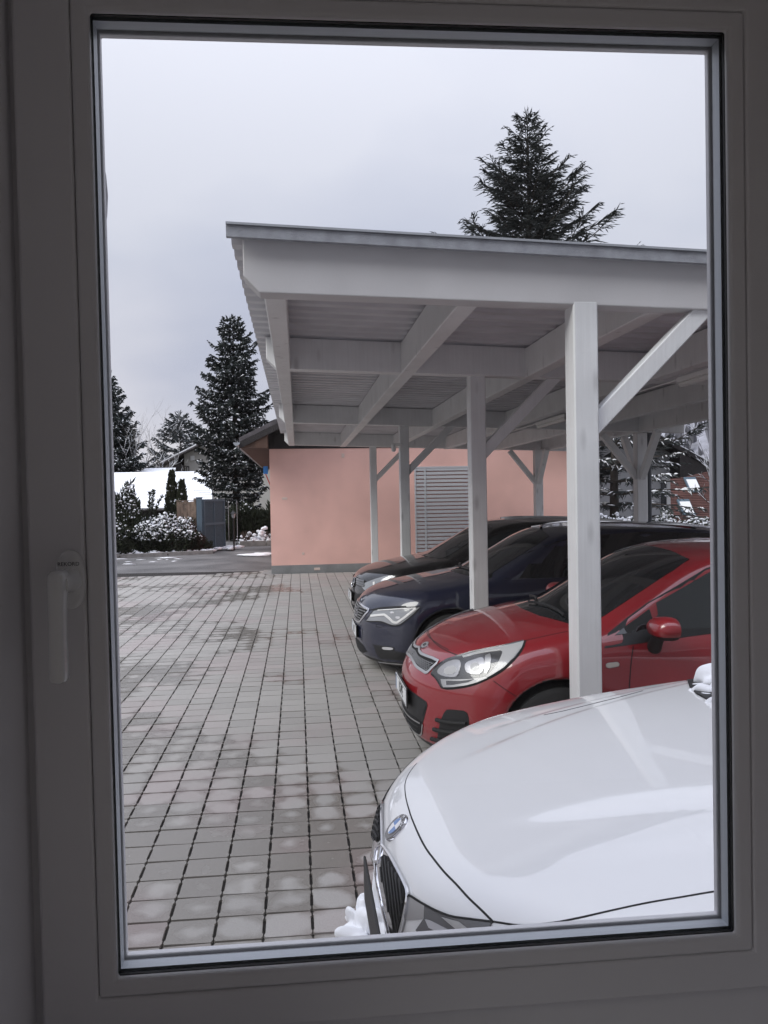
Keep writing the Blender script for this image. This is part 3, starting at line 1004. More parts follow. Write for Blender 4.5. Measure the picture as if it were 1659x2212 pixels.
class Car:
    def __init__(s, name, loc, sp, label, cat='car', group=None, res=.02):
        s.sp = sp
        s.root = empty(name, loc, 0, label, cat, group)
        s.loc = np.array(loc, float)
        s.L, s.Wd, s.Hh = sp['L'], sp['W'], sp['H']
        s.paint = sp['paint']
        s.shape(res)

    def field(s, X, Y, Z):
        sp = s.sp; ay = np.abs(Y); hw = s.Wd / 2
        fy = np.clip(ay / hw, 0, 1.2)
        top = sp['hood'](X) - sp['crown'](X) * fy ** 2 - .03 * fy ** 6
        if 'feat' in sp: top = top + sp['feat'](X, ay)
        d = (Z - top) * .93
        side = ay - (sp['plan'](X) - sp['tuck'](Z))
        d = smax(d, side, sp.get('kside', .10))
        front = (sp['nose'](Z) + sp['sweep'] * fy ** sp.get('spow', 2.6) - X) * .85
        d = smax(d, front, sp.get('knose', .07))
        rear = (X - (s.L - sp['sweep'] * .4 * fy ** 3 - .25 * sstep(Z, .75, 1.1) - .1 * sstep(-Z, -.4, -.1))) * .9
        d = smax(d, rear, .10)
        d = smax(d, sp['floor'] - Z, .05)
        # cabin
        a = sp['ws_rake']; z0 = sp['ws_z']
        xw = sp['ws_x'] + (Z - z0) / math.tan(a) + sp['ws_curve'] * (ay / .6) ** 2
        c = (xw - X) * math.sin(a)
        c = smax(c, (Z - (sp['roof'](X) - .045 * (ay / .6) ** 2)), .10)
        c = smax(c, (ay - (sp['cab'](X) - (Z - z0) * sp['tumble'])) * .93, .055)
        c = smax(c, (X - (sp['tail_x'] - (Z - z0) * sp['tail_t'])) * .8, .10)
        c = smax(c, .55 - Z, .03)
        d = smin(d, c, sp.get('kcab', .03))
        # wheel arches
        for xa in (sp['fx'], sp['fx'] + sp['wb']):
            rr = np.sqrt((X - xa) ** 2 + (Z - sp['wr']) ** 2)
            d = smax(d, np.minimum(sp['ar'] - rr, 9.) * 1.0 + 5. * (ay < .5), .012) if False else np.where(ay > .52, smax(d, sp['ar'] - rr, .012), d)
        return d

    def shape(s, h):
        sp = s.sp
        org = np.array([-.12, -s.Wd / 2 - .10, .05])
        n = [int(math.ceil(v / h)) for v in (s.L + .24, s.Wd + .20, s.Hh + .1)]
        X = (org[0] + h * np.arange(n[0]))[:, None, None]; Y = (org[1] + h * np.arange(n[1]))[None, :, None]; Z = (org[2] + h * np.arange(n[2]))[None, None, :]
        f = s.field(X, Y, Z).astype(np.float32)
        V, Q = nets(f, org, h)
        G = np.stack(np.gradient(f, h), -1)
        for _ in range(2):
            g = trilin(G, V, org, h); v = trilin(f, V, org, h)
            V = V - np.clip(v / np.maximum((g * g).sum(1), .05), -.01, .01)[:, None] * g
        g = trilin(G, V, org, h)
        nrm = g / np.linalg.norm(g, axis=1)[:, None]
        s.V, s.Q, s.nrm = V, Q, nrm
        me_all = mesh('tmp', V, Q, s.paint)
        bm = bmesh.new(); bm.from_mesh(me_all)
        bmesh.ops.triangulate(bm, faces=bm.faces)
        s.bvh = BVHTree.FromBMesh(bm); bm.free()
        bpy.data.meshes.remove(me_all)
        c = V[Q].mean(1); nq = nrm[Q].mean(1)
        dark = np.zeros(len(Q), bool)
        for xa in (sp['fx'], sp['fx'] + sp['wb']):
            rr = np.hypot(c[:, 0] - xa, c[:, 2] - sp['wr'])
            toward = (nq[:, 0] * (c[:, 0] - xa) + nq[:, 2] * (c[:, 2] - sp['wr'])) / np.maximum(rr, .01)
            dark |= (rr < sp['ar'] + .02) & (toward < -.5) & (np.abs(c[:, 1]) > .5)
            dark |= (rr < sp['ar'] - .01)
        dark |= (c[:, 2] < .21) & (nq[:, 2] < -.5)
        hood = sp['hood_in'](c[:, 0], np.abs(c[:, 1])) & (nq[:, 2] > .35) & (c[:, 2] > .6)
        s.emit('body', ~hood & ~dark, s.paint)
        s.emit('hood', hood, s.paint)
        s.emit('underbody', dark & ~hood, MT['plastic'])
        s.wheels()

    def emit(s, name, mask, m, parent=None):
        Q = s.Q[mask]
        if not len(Q): return
        u, inv = np.unique(Q, return_inverse=True)
        me = mesh(name, s.V[u], inv.reshape(Q.shape), m, True)
        me.normals_split_custom_set_from_vertices(s.nrm[u].astype(np.float32))
        return link(name, me, parent or s.root)

    def wheels(s):
        sp = s.sp
        for k, (xa, sy) in enumerate(((sp['fx'], -1), (sp['fx'], 1), (sp['fx'] + sp['wb'], -1), (sp['fx'] + sp['wb'], 1))):
            if k == 0:
                r = sp['wr']; w = .10
                wh = empty('wheel'); wh.parent = s.root
                pr = [(r * .62, -w), (r * .9, -w * 1.02), (r * .97, -w * .9)]
                for q in np.linspace(-.8, .8, 9):
                    pr += [(r, w * (q - .07)), (r, w * (q + .02)), (r - .007, w * (q + .04)), (r - .007, w * (q + .08))]
                pr += [(r * .97, w * .9), (r * .9, w * 1.02), (r * .62, w)]
                MB().lathe(pr, 40, 1).build('tyre', MT['rubber'], wh, True)
                rm = MB().lathe([(r * .63, -w * .9), (r * .66, -w * 1.0), (r * .6, -w * .8), (r * .6, w * .5)], 32, 1)
                for q in range(10):
                    a = q * math.pi / 5
                    rm.bar((.04 * math.cos(a), -w * .75, .04 * math.sin(a)), (r * .62 * math.cos(a), -w * .82, r * .62 * math.sin(a)), .035, .02, upv=(0, 1, 0))
                rm.lathe([(.05, -w * .9), (.055, -w * .6)], 20, 1)
                rm.build('rim', MT['rim'], wh)
                s.wh0 = wh
            else:
                wh = empty('wheel'); wh.parent = s.root
                for ch in list(s.wh0.children):
                    c = ch.copy(); COL.objects.link(c); c.parent = wh
            wh.location = (xa, sy * (s.Wd / 2 - .115), sp['wr'])
            wh.rotation_euler = (0, 0, 0 if sy < 0 else math.pi)

    # ---------------------------------------------------------- pieces laid on the body skin
    def hit_pix(s, x, y):
        d = Vector(ray(x, y)); o = Vector(CPOS - s.loc)
        h, n, i, _ = s.bvh.ray_cast(o, d.normalized())
        return (h, n) if h is not None else None

    def hit_front(s, y, z):
        h, n, i, _ = s.bvh.ray_cast(Vector((-1, y, z)), Vector((1, 0, 0)))
        return (h, n) if h is not None else None

    def hit_ws(s, y, z):
        """windscreen: from ahead and above"""
        d = Vector((1, 0, -.55)).normalized()
        h, n, i, _ = s.bvh.ray_cast(Vector((0, y, z)) - d * 3 , d)
        return (h, n) if h is not None else None

    def hit_side(s, x, z):
        h, n, i, _ = s.bvh.ray_cast(Vector((x, -3, z)), Vector((0, 1, 0)))
        return (h, n) if h is not None else None

    def hit_top(s, x, y):
        h, n, i, _ = s.bvh.ray_cast(Vector((x, y, 3)), Vector((0, 0, -1)))
        return (h, n) if h is not None else None

    def patch(s, name, poly, m, off=.003, how='pix', step=None, mirror=True, parent=None, smooth_poly=0, label=None, skirt=.006):
        fn = getattr(s, 'hit_' + how)
        poly = [tuple(p) for p in poly]
        for _ in range(smooth_poly):
            q = []
            for a, b in zip(poly, poly[1:] + poly[:1]):
                q += [(a[0] * .75 + b[0] * .25, a[1] * .75 + b[1] * .25), (a[0] * .25 + b[0] * .75, a[1] * .25 + b[1] * .75)]
            poly = q
        A = np.array(poly); ext = A.max(0) - A.min(0)
        if step is None: step = max(ext) / 22
        dense = []
        for a, b in zip(poly, poly[1:] + poly[:1]):
            k = max(1, int(math.dist(a, b) / step))
            dense += [(a[0] + (b[0] - a[0]) * i / k, a[1] + (b[1] - a[1]) * i / k) for i in range(k)]
        nb = len(dense)
        inner = []
        for gx in np.arange(A[:, 0].min(), A[:, 0].max(), step):
            for gy in np.arange(A[:, 1].min(), A[:, 1].max(), step):
                if min((gx - p[0]) ** 2 + (gy - p[1]) ** 2 for p in dense) > (step * .5) ** 2:
                    inner.append((gx, gy))
        v2, e2, f2, ov, _, _ = delaunay_2d_cdt([Vector(p) for p in dense + inner], [], [list(range(nb))], 1, 1e-6)
        V, Nn, okv = [], [], []
        for p in v2:
            h = fn(p.x, p.y)
            if h is None:
                V.append(Vector()); Nn.append(Vector((0, 0, 1))); okv.append(False)
            else:
                n = h[1]
                V.append(h[0]); Nn.append(n); okv.append(True)
        F = [tuple(f) for f in f2 if all(okv[i] for i in f)]
        used = sorted({i for f in F for i in f})
        if not used: return None
        rem = {u: k for k, u in enumerate(used)}
        Va = np.array([V[u][:] for u in used]); Na = np.array([Nn[u][:] for u in used])
        # smooth the normals over neighbours for clean highlights
        Fi = np.array([[rem[i] for i in f] for f in F if len(f) == 3])
        for _ in range(3):
            acc = Na.copy()
            for a, b in ((0, 1), (1, 2), (2, 0)):
                np.add.at(acc, Fi[:, a], Na[Fi[:, b]]); np.add.at(acc, Fi[:, b], Na[Fi[:, a]])
            Na = acc / np.maximum(np.linalg.norm(acc, axis=1)[:, None], 1e-9)
        # orient
        tri = Va[Fi]; fn_ = np.cross(tri[:, 1] - tri[:, 0], tri[:, 2] - tri[:, 0])
        fl = (fn_ * Na[Fi[:, 0]]).sum(1) < 0
        Fi[fl] = Fi[fl][:, ::-1]
        # open edges get a skirt down to the skin
        ed = {}
        for t in Fi:
            for a, b in ((t[0], t[1]), (t[1], t[2]), (t[2], t[0])):
                ed[(a, b)] = 1
        be = [(a, b) for (a, b) in ed if (b, a) not in ed]
        bi = sorted({a for e in be for a in e}); bm_ = {a: k + len(Va) for k, a in enumerate(bi)}
        Vt = np.concatenate([Va + Na * off, Va[bi] + Na[bi] * (off - skirt)])
        Nt = np.concatenate([Na, Na[bi]])
        Ft = Fi.tolist() + [t for a, b in be for t in ((b, a, bm_[a]), (b, bm_[a], bm_[b]))]
        res = []
        for sgn in ((1, -1) if mirror else (1,)):
            Vm = Vt.copy(); Nm = Nt.copy(); Fm = np.array(Ft)
            if sgn < 0:
                Vm[:, 1] *= -1; Nm[:, 1] *= -1; Fm = Fm[:, ::-1].copy()
            me = mesh(name, Vm, Fm, m, True)
            me.normals_split_custom_set_from_vertices(Nm.astype(np.float32))
            par = parent if not isinstance(parent, (list, tuple)) else parent[0 if sgn > 0 else 1]
            o = link(name, me, par or s.root)
            if label: o['label'] = label
            res.append(o)
        return res

    def strip(s, name, pts, m, w=.006, off=.0015, how='pix', mirror=True, parent=None, close=False, h=.003, step=None, spline=True):
        fn = getattr(s, 'hit_' + how)
        pts = [np.array(p, float) for p in pts]
        if close: pts = pts + [pts[0]]
        D = [0]
        for a, b in zip(pts, pts[1:]): D.append(D[-1] + np.linalg.norm(b - a))
        if step is None: step = D[-1] / 40
        tt = np.linspace(0, D[-1], max(3, int(D[-1] / step)))
        if spline and len(pts) > 2:
            px = pchip(tt, D, [p[0] for p in pts]); py = pchip(tt, D, [p[1] for p in pts])
        else:
            px = np.interp(tt, D, [p[0] for p in pts]); py = np.interp(tt, D, [p[1] for p in pts])
        H = [fn(a, b) for a, b in zip(px, py)]
        H = [q for q in H if q is not None]
        if len(H) < 3: return
        V, F = [], []
        for i, (p, n) in enumerate(H):
            t = (H[min(i + 1, len(H) - 1)][0] - H[max(i - 1, 0)][0])
            if t.length < 1e-6: t = Vector((1, 0, 0))
            t.normalize(); sd = t.cross(n).normalized()
            ww = w if not callable(w) else w(i / (len(H) - 1))
            V += [p - sd * ww / 2 + n * (off - h), p - sd * ww / 2 + n * off, p + n * (off + h * .3), p + sd * ww / 2 + n * off, p + sd * ww / 2 + n * (off - h)]
        for i in range(len(H) - 1):
            for k in range(4):
                F.append((i * 5 + k, i * 5 + k + 1, (i + 1) * 5 + k + 1, (i + 1) * 5 + k))
        res = []
        for sgn in ((1, -1) if mirror else (1,)):
            mb = MB().add([(v[0], v[1] * sgn, v[2]) for v in V], F)
            par = parent if not isinstance(parent, (list, tuple)) else parent[0 if sgn > 0 else 1]
            res.append(mb.build(name, m, par or s.root, True))
        return res

    def place(s, how, a, b):
        """matrix that lays a flat thing on the skin at a point (local x along the car's width, y up the skin)"""
        p, n = getattr(s, 'hit_' + how)(a, b)
        n = n.normalized()
        xx = Vector((0, -1, 0)); xx = (xx - n * xx.dot(n)).normalized()
        yy = n.cross(xx)
        return Matrix(((xx.x, yy.x, n.x, p.x), (xx.y, yy.y, n.y, p.y), (xx.z, yy.z, n.z, p.z), (0, 0, 0, 1)))

    def number_plate(s, txt, z, out=.02, y=0., tilt=0., w=.52, hh=.12):
        x = s.sp['nose'](np.array([z]))[0] - out
        pl = empty('number_plate', (float(x), y, z)); pl.parent = s.root
        pl.rotation_euler = (0, tilt, 0)
        MB().box(.004, .012, -w / 2 - .012, w / 2 + .012, -hh / 2 - .012, hh / 2 + .012, c=.003).build('plate_holder', MT['plastic'], pl)
        MB().box(-.001, .0035, -w / 2, w / 2, -hh / 2, hh / 2, c=.001).build('plate_blank', MT['plate'], pl)
        MB().box(-.0018, -.0012, w / 2 - .045, w / 2 - .004, -hh / 2 + .004, hh / 2 - .004).build('blue_band', MT['eblue'], pl)
        MB().box(-.0018, -.0012, -w / 2 + .004, w / 2 - .046, hh / 2 - .010, hh / 2 - .006).box(-.0018, -.0012, -w / 2 + .004, w / 2 - .046, -hh / 2 + .006, -hh / 2 + .010).build('border', MT['ink'], pl)
        tm = text_mesh(txt, .105, MT['ink'], 'lettering', .0008)
        o = link('lettering', tm, pl)
        o.matrix_local = Matrix(((0, 0, -1, -.002), (-1, 0, 0, -.02), (0, 1, 0, 0), (0, 0, 0, 1))) @ Matrix.Diagonal((.80, 1, 1, 1))
        return pl


def zf(ox, oy, w, n=1659):
    """enlarged-view coordinates -> survey picture coordinates"""
    k = w / n * .54004
    return lambda *pts: [(ox * .54004 + x * k, oy * .54004 + y * k) for x, y in pts]


def lerp_mb(mb, Mx):
    mb.V = [tuple(Mx @ Vector(v)) for v in mb.V]
    return mb


# ------------------------------------------------------------------ red hatchback
RX0, RY0 = .70, 5.36
red = Car('parked_car', (RX0, RY0, 0), dict(
    L=4.05, W=1.72, H=1.455, paint=MT['p_red'],
    hood=P([(-.2, .58), (0, .645), (.10, .72), (.25, .792), (.45, .866), (.7, .932), (1.0, .990), (1.2, 1.005), (1.6, .97), (3.2, 1.0), (4.05, 1.02)]),
    crown=P([(-.2, .04), (.3, .06), (.9, .085), (1.3, .07), (2.0, .03), (4, .02)]),
    plan=P([(-.2, .74), (0, .76), (.4, .82), (.9, .855), (1.6, .86), (3.2, .86), (4.05, .78)]),
    tuck=P([(.1, .12), (.25, .05), (.45, .01), (.6, 0), (.75, .012), (.9, .045), (1.0, .08), (1.2, .2), (1.5, .5)]),
    nose=P([(.1, .11), (.2, .04), (.30, .012), (.40, .005), (.55, .012), (.64, .05), (.72, .10), (.8, .19), (.9, .35), (1.5, 1.5)]),
    sweep=.50, spow=2.5, floor=.12, knose=.06,
    ws_rake=R_(29), ws_x=1.01, ws_z=.98, ws_curve=.16, roof=P([(1.2, 1.32), (1.8, 1.392), (2.3, 1.43), (3.0, 1.43), (3.6, 1.36), (4.05, 1.27)]),
    cab=P([(.8, .70), (1.4, .76), (2.2, .775), (3.2, .74), (4.05, .66)]), tumble=.30, tail_x=3.98, tail_t=.5,
    fx=.84, wb=2.57, wr=.305, ar=.355,
    hood_in=lambda x, y: (y < .66 - .10 * (1 - np.clip((x - .2) / .5, 0, 1))) & (x > .22 + .30 * (y / .66) ** 2.2) & (x < 1.02 + .2 * (y / .66) ** 2),
), 'red hatchback parked under the carport between the white car and the navy car', group='cars parked under and beside the carport')

# ------------------------------------------------------------------ navy estate
NX0, NY0 = .585, 8.28
navy = Car('parked_car', (NX0, NY0, 0), dict(
    L=4.54, W=1.816, H=1.455, paint=MT['p_navy'],
    hood=P([(-.2, .62), (0, .68), (.10, .76), (.3, .83), (.6, .895), (.9, .945), (1.2, .985), (1.6, .97), (3.2, 1.0), (4.5, 1.0)]),
    crown=P([(-.2, .03), (.3, .05), (.9, .07), (1.3, .07), (2.0, .03), (4, .02)]),
    plan=P([(-.2, .78), (0, .80), (.4, .87), (.9, .90), (1.6, .905), (3.6, .905), (4.5, .82)]),
    tuck=P([(.1, .12), (.25, .05), (.45, .01), (.6, 0), (.72, .01), (.9, .05), (1.0, .09), (1.2, .2), (1.5, .5)]),
    nose=P([(.1, .07), (.2, .015), (.32, .0), (.45, .0), (.58, .012), (.68, .05), (.76, .11), (.84, .24), (.95, .5), (1.5, 1.8)]),
    sweep=.50, spow=2.5, floor=.11, knose=.06,
    ws_rake=R_(29), ws_x=1.16, ws_z=.99, ws_curve=.16, roof=P([(1.3, 1.34), (2.0, 1.42), (2.5, 1.457), (3.4, 1.445), (4.0, 1.38), (4.5, 1.30)]),
    cab=P([(.8, .72), (1.4, .79), (2.2, .80), (3.6, .78), (4.5, .70)]), tumble=.30, tail_x=4.5, tail_t=.45,
    fx=.87, wb=2.636, wr=.315, ar=.365,
    hood_in=lambda x, y: (y < .70) & (x > .14 + .38 * (y / .70) ** 2.4) & (x < 1.2 + .2 * (y / .66) ** 2),
), 'navy blue estate car parked under the carport behind the red hatchback', group='cars parked under and beside the carport')

# ------------------------------------------------------------------ black hatchback
KX0, KY0 = .70, 10.67
blk = Car('parked_car', (KX0, KY0, 0), dict(
    L=4.26, W=1.79, H=1.455, paint=MT['p_black'],
    hood=P([(-.2, .62), (0, .67), (.10, .755), (.3, .83), (.6, .903), (.9, .955), (1.15, .99), (1.6, .97), (3.2, 1.0), (4.26, 1.0)]),
    crown=P([(-.2, .03), (.3, .05), (.9, .07), (1.3, .07), (2.0, .03), (4, .02)]),
    plan=P([(-.2, .78), (0, .80), (.4, .86), (.9, .89), (1.6, .895), (3.4, .89), (4.26, .80)]),
    tuck=P([(.1, .12), (.25, .05), (.45, .01), (.6, 0), (.75, .01), (.9, .05), (1.0, .09), (1.2, .2), (1.5, .5)]),
    nose=P([(.1, .14), (.2, .06), (.32, .01), (.45, .0), (.58, .02), (.68, .05), (.76, .10), (.84, .22), (.95, .45), (1.5, 1.7)]),
    sweep=.46, spow=2.6, floor=.18, knose=.06,
    ws_rake=R_(30), ws_x=1.08, ws_z=.99, ws_curve=.16, roof=P([(1.2, 1.34), (1.9, 1.42), (2.4, 1.455), (3.2, 1.435), (3.8, 1.38), (4.26, 1.3)]),
    cab=P([(.8, .71), (1.4, .78), (2.2, .79), (3.4, .76), (4.26, .68)]), tumble=.30, tail_x=4.2, tail_t=.5,
    fx=.86, wb=2.62, wr=.31, ar=.36,
    hood_in=lambda x, y: (y < .70) & (x > .14 + .36 * (y / .70) ** 2.4) & (x < 1.12 + .2 * (y / .66) ** 2),
), 'black hatchback parked deepest under the carport beside the salmon garage', group='cars parked under and beside the carport')

# ------------------------------------------------------------------ white coupe
WX0, WY0 = .198, 2.19
def wfeat(x, ay):
    # two pairs of pressed creases fanning back over the bonnet
    r1 = .205 + .30 * (x - .25)
    r2 = .452 + .20 * (x - .43)
    return .015 * sstep(x, .22, .60) * (1 - sstep(ay, r1, r1 + .06)) + .011 * sstep(x, .34, .75) * (1 - sstep(ay, r2, r2 + .06))
wht = Car('parked_car', (WX0, WY0, 0), dict(
    L=4.64, W=1.82, H=1.50, paint=MT['p_white'],
    hood=P([(-.2, .71), (0, .775), (.06, .84), (.15, .89), (.3, .937), (.5, .98), (.8, 1.032), (1.1, 1.07), (1.4, 1.093), (1.8, 1.05), (3.4, 1.05), (4.64, 1.05)]),
    crown=P([(-.2, .06), (.2, .09), (.8, .085), (1.4, .08), (2.0, .03), (4, .02)]),
    plan=P([(-.2, .78), (0, .82), (.4, .88), (.8, .905), (1.6, .91), (3.6, .91), (4.64, .84)]),
    tuck=P([(.1, .12), (.25, .05), (.45, .01), (.68, 0), (.78, .006), (.92, .03), (1.02, .07), (1.25, .2), (1.5, .5)]),
    nose=P([(.1, .22), (.2, .12), (.32, .07), (.45, .045), (.58, .018), (.70, .0), (.80, .012), (.87, .045), (.93, .12), (1.0, .33), (1.5, 1.9)]),
    sweep=.56, spow=2.3, floor=.16, knose=.06, feat=wfeat,
    ws_rake=R_(27), ws_x=1.42, ws_z=1.06, ws_curve=.16, roof=P([(1.5, 1.36), (2.1, 1.45), (2.7, 1.50), (3.4, 1.46), (4.2, 1.3), (4.64, 1.15)]),
    cab=P([(.8, .72), (1.5, .78), (2.3, .79), (3.6, .74), (4.64, .66)]), tumble=.36, tail_x=4.4, tail_t=1.2,
    fx=.80, wb=2.81, wr=.325, ar=.375,
    hood_in=lambda x, y: (y < .755) & (x > .235 + .44 * (y / .755) ** 2.0) & (x < 1.42),
), 'white car close under the window, its bonnet filling the lower right of the view', group='cars parked under and beside the carport', res=.015)
# ================================================================== CAR DETAILS
K = zf(1580, 2400, 700)
NZ = zf(1350, 2050, 600)
BZ = zf(1450, 3000, 600)
Z2 = zf(2150, 2050, 700)


def sub(car, name, label=None):
    a = empty(name); a.parent = car.root
    b = empty(name); b.parent = car.root
    return [a, b]


def plate_at(car, right, txt, w=.52, hh=.115, yaw=0.):
    """right: survey points of the near edge's top and bottom"""
    Yr = car.loc[1] - w / 2
    q = at((right[0][0] + right[1][0]) / 2, (right[0][1] + right[1][1]) / 2, Y=Yr)
    pl = car.number_plate(txt, .5, w=w, hh=hh)
    pl.location = (min(float(q[0] - car.loc[0]), -.014), 0, float(q[2]))
    return pl


def mirror(car, px, py, yl, w, d, h, foot=True):
    q = at(px, py, Y=car.loc[1] + yl) - car.loc if px is not None else (py, 0, 1.06)
    for sg in (1, -1):
        mr = empty('door_mirror', (float(q[0]), float(yl) * sg, float(q[2]))); mr.parent = car.root
        V, F = [], []
        nu, nv = 20, 12
        for i in range(nv + 1):
            ph = -math.pi / 2 + math.pi * i / nv
            for k in range(nu):
                a = 2 * math.pi * k / nu
                ex = .75
                cx = math.copysign(abs(math.cos(a)) ** ex, math.cos(a)) * math.cos(ph) ** .8
                cy = math.copysign(abs(math.sin(a)) ** ex, math.sin(a)) * math.cos(ph) ** .8
                x = cx * d / 2
                if x > d * .22: x = d * .22 + (x - d * .22) * .25
                V.append((x, cy * w / 2, math.sin(ph) * h / 2 * (1 - .12 * cy * sg)))
        for i in range(nv):
            for k in range(nu):
                F.append((i * nu + k, i * nu + (k + 1) % nu, (i + 1) * nu + (k + 1) % nu, (i + 1) * nu + k))
        cut = int(nv * .36)
        MB().add(V, F[cut * nu:]).build('mirror_shell', car.paint, mr, True)
        MB().add(V, F[:cut * nu]).build('mirror_base', MT['plastic'], mr, True)
        if foot:
            MB().tube([(-.02, .03 * sg, -.035), (-.015, .09 * sg, -.10), (-.01, .13 * sg, -.14)], [.035, .04, .045], 12).build('mirror_foot', MT['plastic'], mr, True)


# ---- red hatchback
hl = sub(red, 'headlight')
head = K((345, 700), (375, 650), (430, 600), (500, 560), (600, 530), (720, 492), (850, 465), (1000, 437), (1100, 415), (1200, 395), (1237, 383), (1225, 430), (1180, 510), (1100, 595), (1030, 660), (950, 710), (880, 745), (780, 790), (680, 820), (560, 838), (455, 842), (430, 815), (415, 780), (390, 740))
red.patch('lamp_housing', head, MT['lamp_dark'], .003, parent=hl)
red.strip('lamp_seal', head, MT['gap'], .012, .004, parent=hl, close=True, spline=False)
red.patch('light_guide', K((640, 535), (850, 474), (1000, 448), (1195, 404), (1222, 396), (1200, 455), (1130, 545), (1035, 640), (950, 695), (882, 734), (868, 722), (925, 672), (985, 590), (1018, 515), (1022, 492), (1000, 480), (900, 490), (760, 517), (650, 548)), MT['lamp_white'], .008, parent=hl)
red.patch('reflector', K((400, 690), (430, 640), (500, 590), (580, 568), (628, 580), (622, 650), (600, 720), (560, 735), (460, 725)), MT['lamp_bright'], .009, parent=hl, smooth_poly=1)
red.patch('reflector', K((665, 620), (690, 590), (740, 575), (820, 545), (848, 560), (850, 640), (830, 690), (800, 708), (700, 700), (672, 670)), MT['lamp_bright'], .009, parent=hl, smooth_poly=1)
red.patch('reflector', K((862, 530), (905, 514), (915, 560), (905, 640), (872, 700), (852, 690), (852, 600)), MT['satin'], .009, parent=hl)
red.patch('bulb', K((478, 640), (590, 622), (582, 705), (470, 712)), MT['lamp_white'], .011, parent=hl, smooth_poly=1)
red.patch('bulb', K((720, 610), (800, 590), (810, 670), (725, 680)), MT['lamp_white'], .011, parent=hl, smooth_poly=1)
red.patch('turn_signal', K((440, 752), (560, 755), (700, 752), (820, 738), (868, 730), (878, 742), (780, 783), (680, 810), (560, 826), (462, 829), (447, 790)), MT['satin'], .008, parent=hl)
red.patch('turn_signal', K((492, 768), (620, 770), (760, 752), (700, 782), (560, 806), (496, 808)), MT['lamp_dark'], .010, parent=hl)
red.patch('lens', K((352, 700), (380, 653), (433, 605), (503, 566), (600, 537), (720, 500), (850, 473), (1000, 446), (1100, 424), (1220, 396), (1175, 505), (1095, 590), (1025, 655), (945, 706), (875, 741), (778, 784), (678, 814), (560, 832), (460, 836), (435, 810), (420, 776), (395, 736)), MT['lens'], .016, parent=hl, skirt=.014)
# grille with chrome surround, near half traced and mirrored
gr_ = empty('grille'); gr_.parent = red.root
gout = [(0, .722), (-.07, .712), (-.15, .708), (-.24, .712), (-.34, .716), (-.425, .712), (-.418, .690), (-.40, .655), (-.385, .628), (-.33, .634), (-.23, .640), (-.13, .652), (0, .658)]
red.patch('grille_mesh', gout, MT['black'], .003, 'front', parent=gr_)
for row in range(5):
    for k in range(13):
        y = -.012 - k * .031 - (row % 2) * .0155
        zt = np.interp(-y, [0, .15, .42], [.708, .70, .706]) - .008
        zl = np.interp(-y, [0, .13, .385], [.664, .658, .636]) + .006
        z = zl + (zt - zl) * (row + .5) / 5
        if -y > .385: continue
        for sg in (1, -1):
            H = [red.hit_front(y * sg + a, z + b) for a, b in ((-.012, .002), (-.006, -.004), (.006, -.004), (.012, .002))]
            if all(H):
                MB().tube([h[0] + h[1] * .006 for h in H], .0022, 5).build('mesh_bar', MT['satin'], gr_)
red.strip('chrome_surround', gout, MT['satin'], .019, .007, 'front', parent=gr_, spline=False, h=.008)
# emblem
Mx = red.place('pix', *K((285, 430))[0])
em = empty('emblem'); em.parent = red.root; em.matrix_local = Mx
el = lambda rx, ry, n=28: [(rx * math.cos(a), ry * math.sin(a)) for a in np.linspace(0, 2 * math.pi, n, endpoint=False)]
MB().prism(el(.062, .033), 2, -.004, .006).build('badge_rim', MT['chrome'], em)
MB().prism(el(.055, .027), 2, .0055, .0072).build('badge_field', MT['satin'], em)
o = link('lettering', text_mesh('KIA', .038, MT['ink'], 'lettering', .0006), em); o.location = (0, 0, .0078)
# seams
red.strip('bonnet_gap', K((322, 285), (318, 305), (328, 335), (370, 400), (450, 460), (530, 500), (600, 527)), MT['gap'], .006, .0008, parent=red.root)
red.strip('bonnet_gap', K((1237, 384), (1330, 362), (1450, 335), (1640, 296)), MT['gap'], .005, .0008)
red.strip('bumper_gap', K((930, 765), (1040, 845), (1165, 925)), MT['gap'], .004, .0008)
red.strip('door_gap', [(1368, 1396), (1364, 1425), (1361, 1460), (1359, 1500)], MT['gap'], .006, .0008)
# front intakes
iv = empty('lower_intake'); iv.parent = red.root
red.patch('intake_panel', K((150, 868), (230, 915), (300, 965), (308, 1000), (285, 1090), (240, 1250), (205, 1235), (140, 1130), (100, 1010), (90, 950)), MT['plastic'], .003, parent=iv)
red.patch('number_panel', [(0, .49), (-.30, .48), (-.40, .455), (-.43, .43), (-.40, .36), (-.30, .34), (0, .335)], MT['plastic'], .006, 'front', parent=iv)
red.patch('intake_mesh', [(0, .325), (-.30, .325), (-.385, .315), (-.33, .235), (-.28, .205), (-.15, .20), (0, .20)], MT['black'], .005, 'front', parent=iv)
for zz in (.30, .268, .236):
    red.strip('intake_bar', [(0, zz), (-.15, zz), (-.30, zz), (-.36 + (.30 - zz), zz)], MT['satin'] if zz > .29 else MT['plastic'], .008, .010, 'front', parent=iv)
red.strip('intake_edge', [(0, .192), (-.15, .192), (-.27, .198), (-.335, .225), (-.385, .30)], MT['satin'], .010, .006, 'front', parent=iv)
fv = sub(red, 'fog_vent')
red.patch('vent_panel', K((490, 1040), (520, 1037), (650, 1048), (685, 1070), (698, 1110), (705, 1190), (700, 1300), (560, 1420), (400, 1420), (395, 1350), (430, 1150), (465, 1070)), MT['plastic'], .003, parent=fv)
for a in ((395, 1132), (370, 1222), (350, 1310)):
    red.strip('vent_fin', K(a, (a[0] + 90, a[1] + 22), (a[0] + 190, a[1] + 33), (min(a[0] + 285, 690), a[1] + 38)), MT['rubber'], .022, .014, parent=fv, h=.015)
plate_at(red, [(887.5, 1490), (887, 1524)], '157PE')
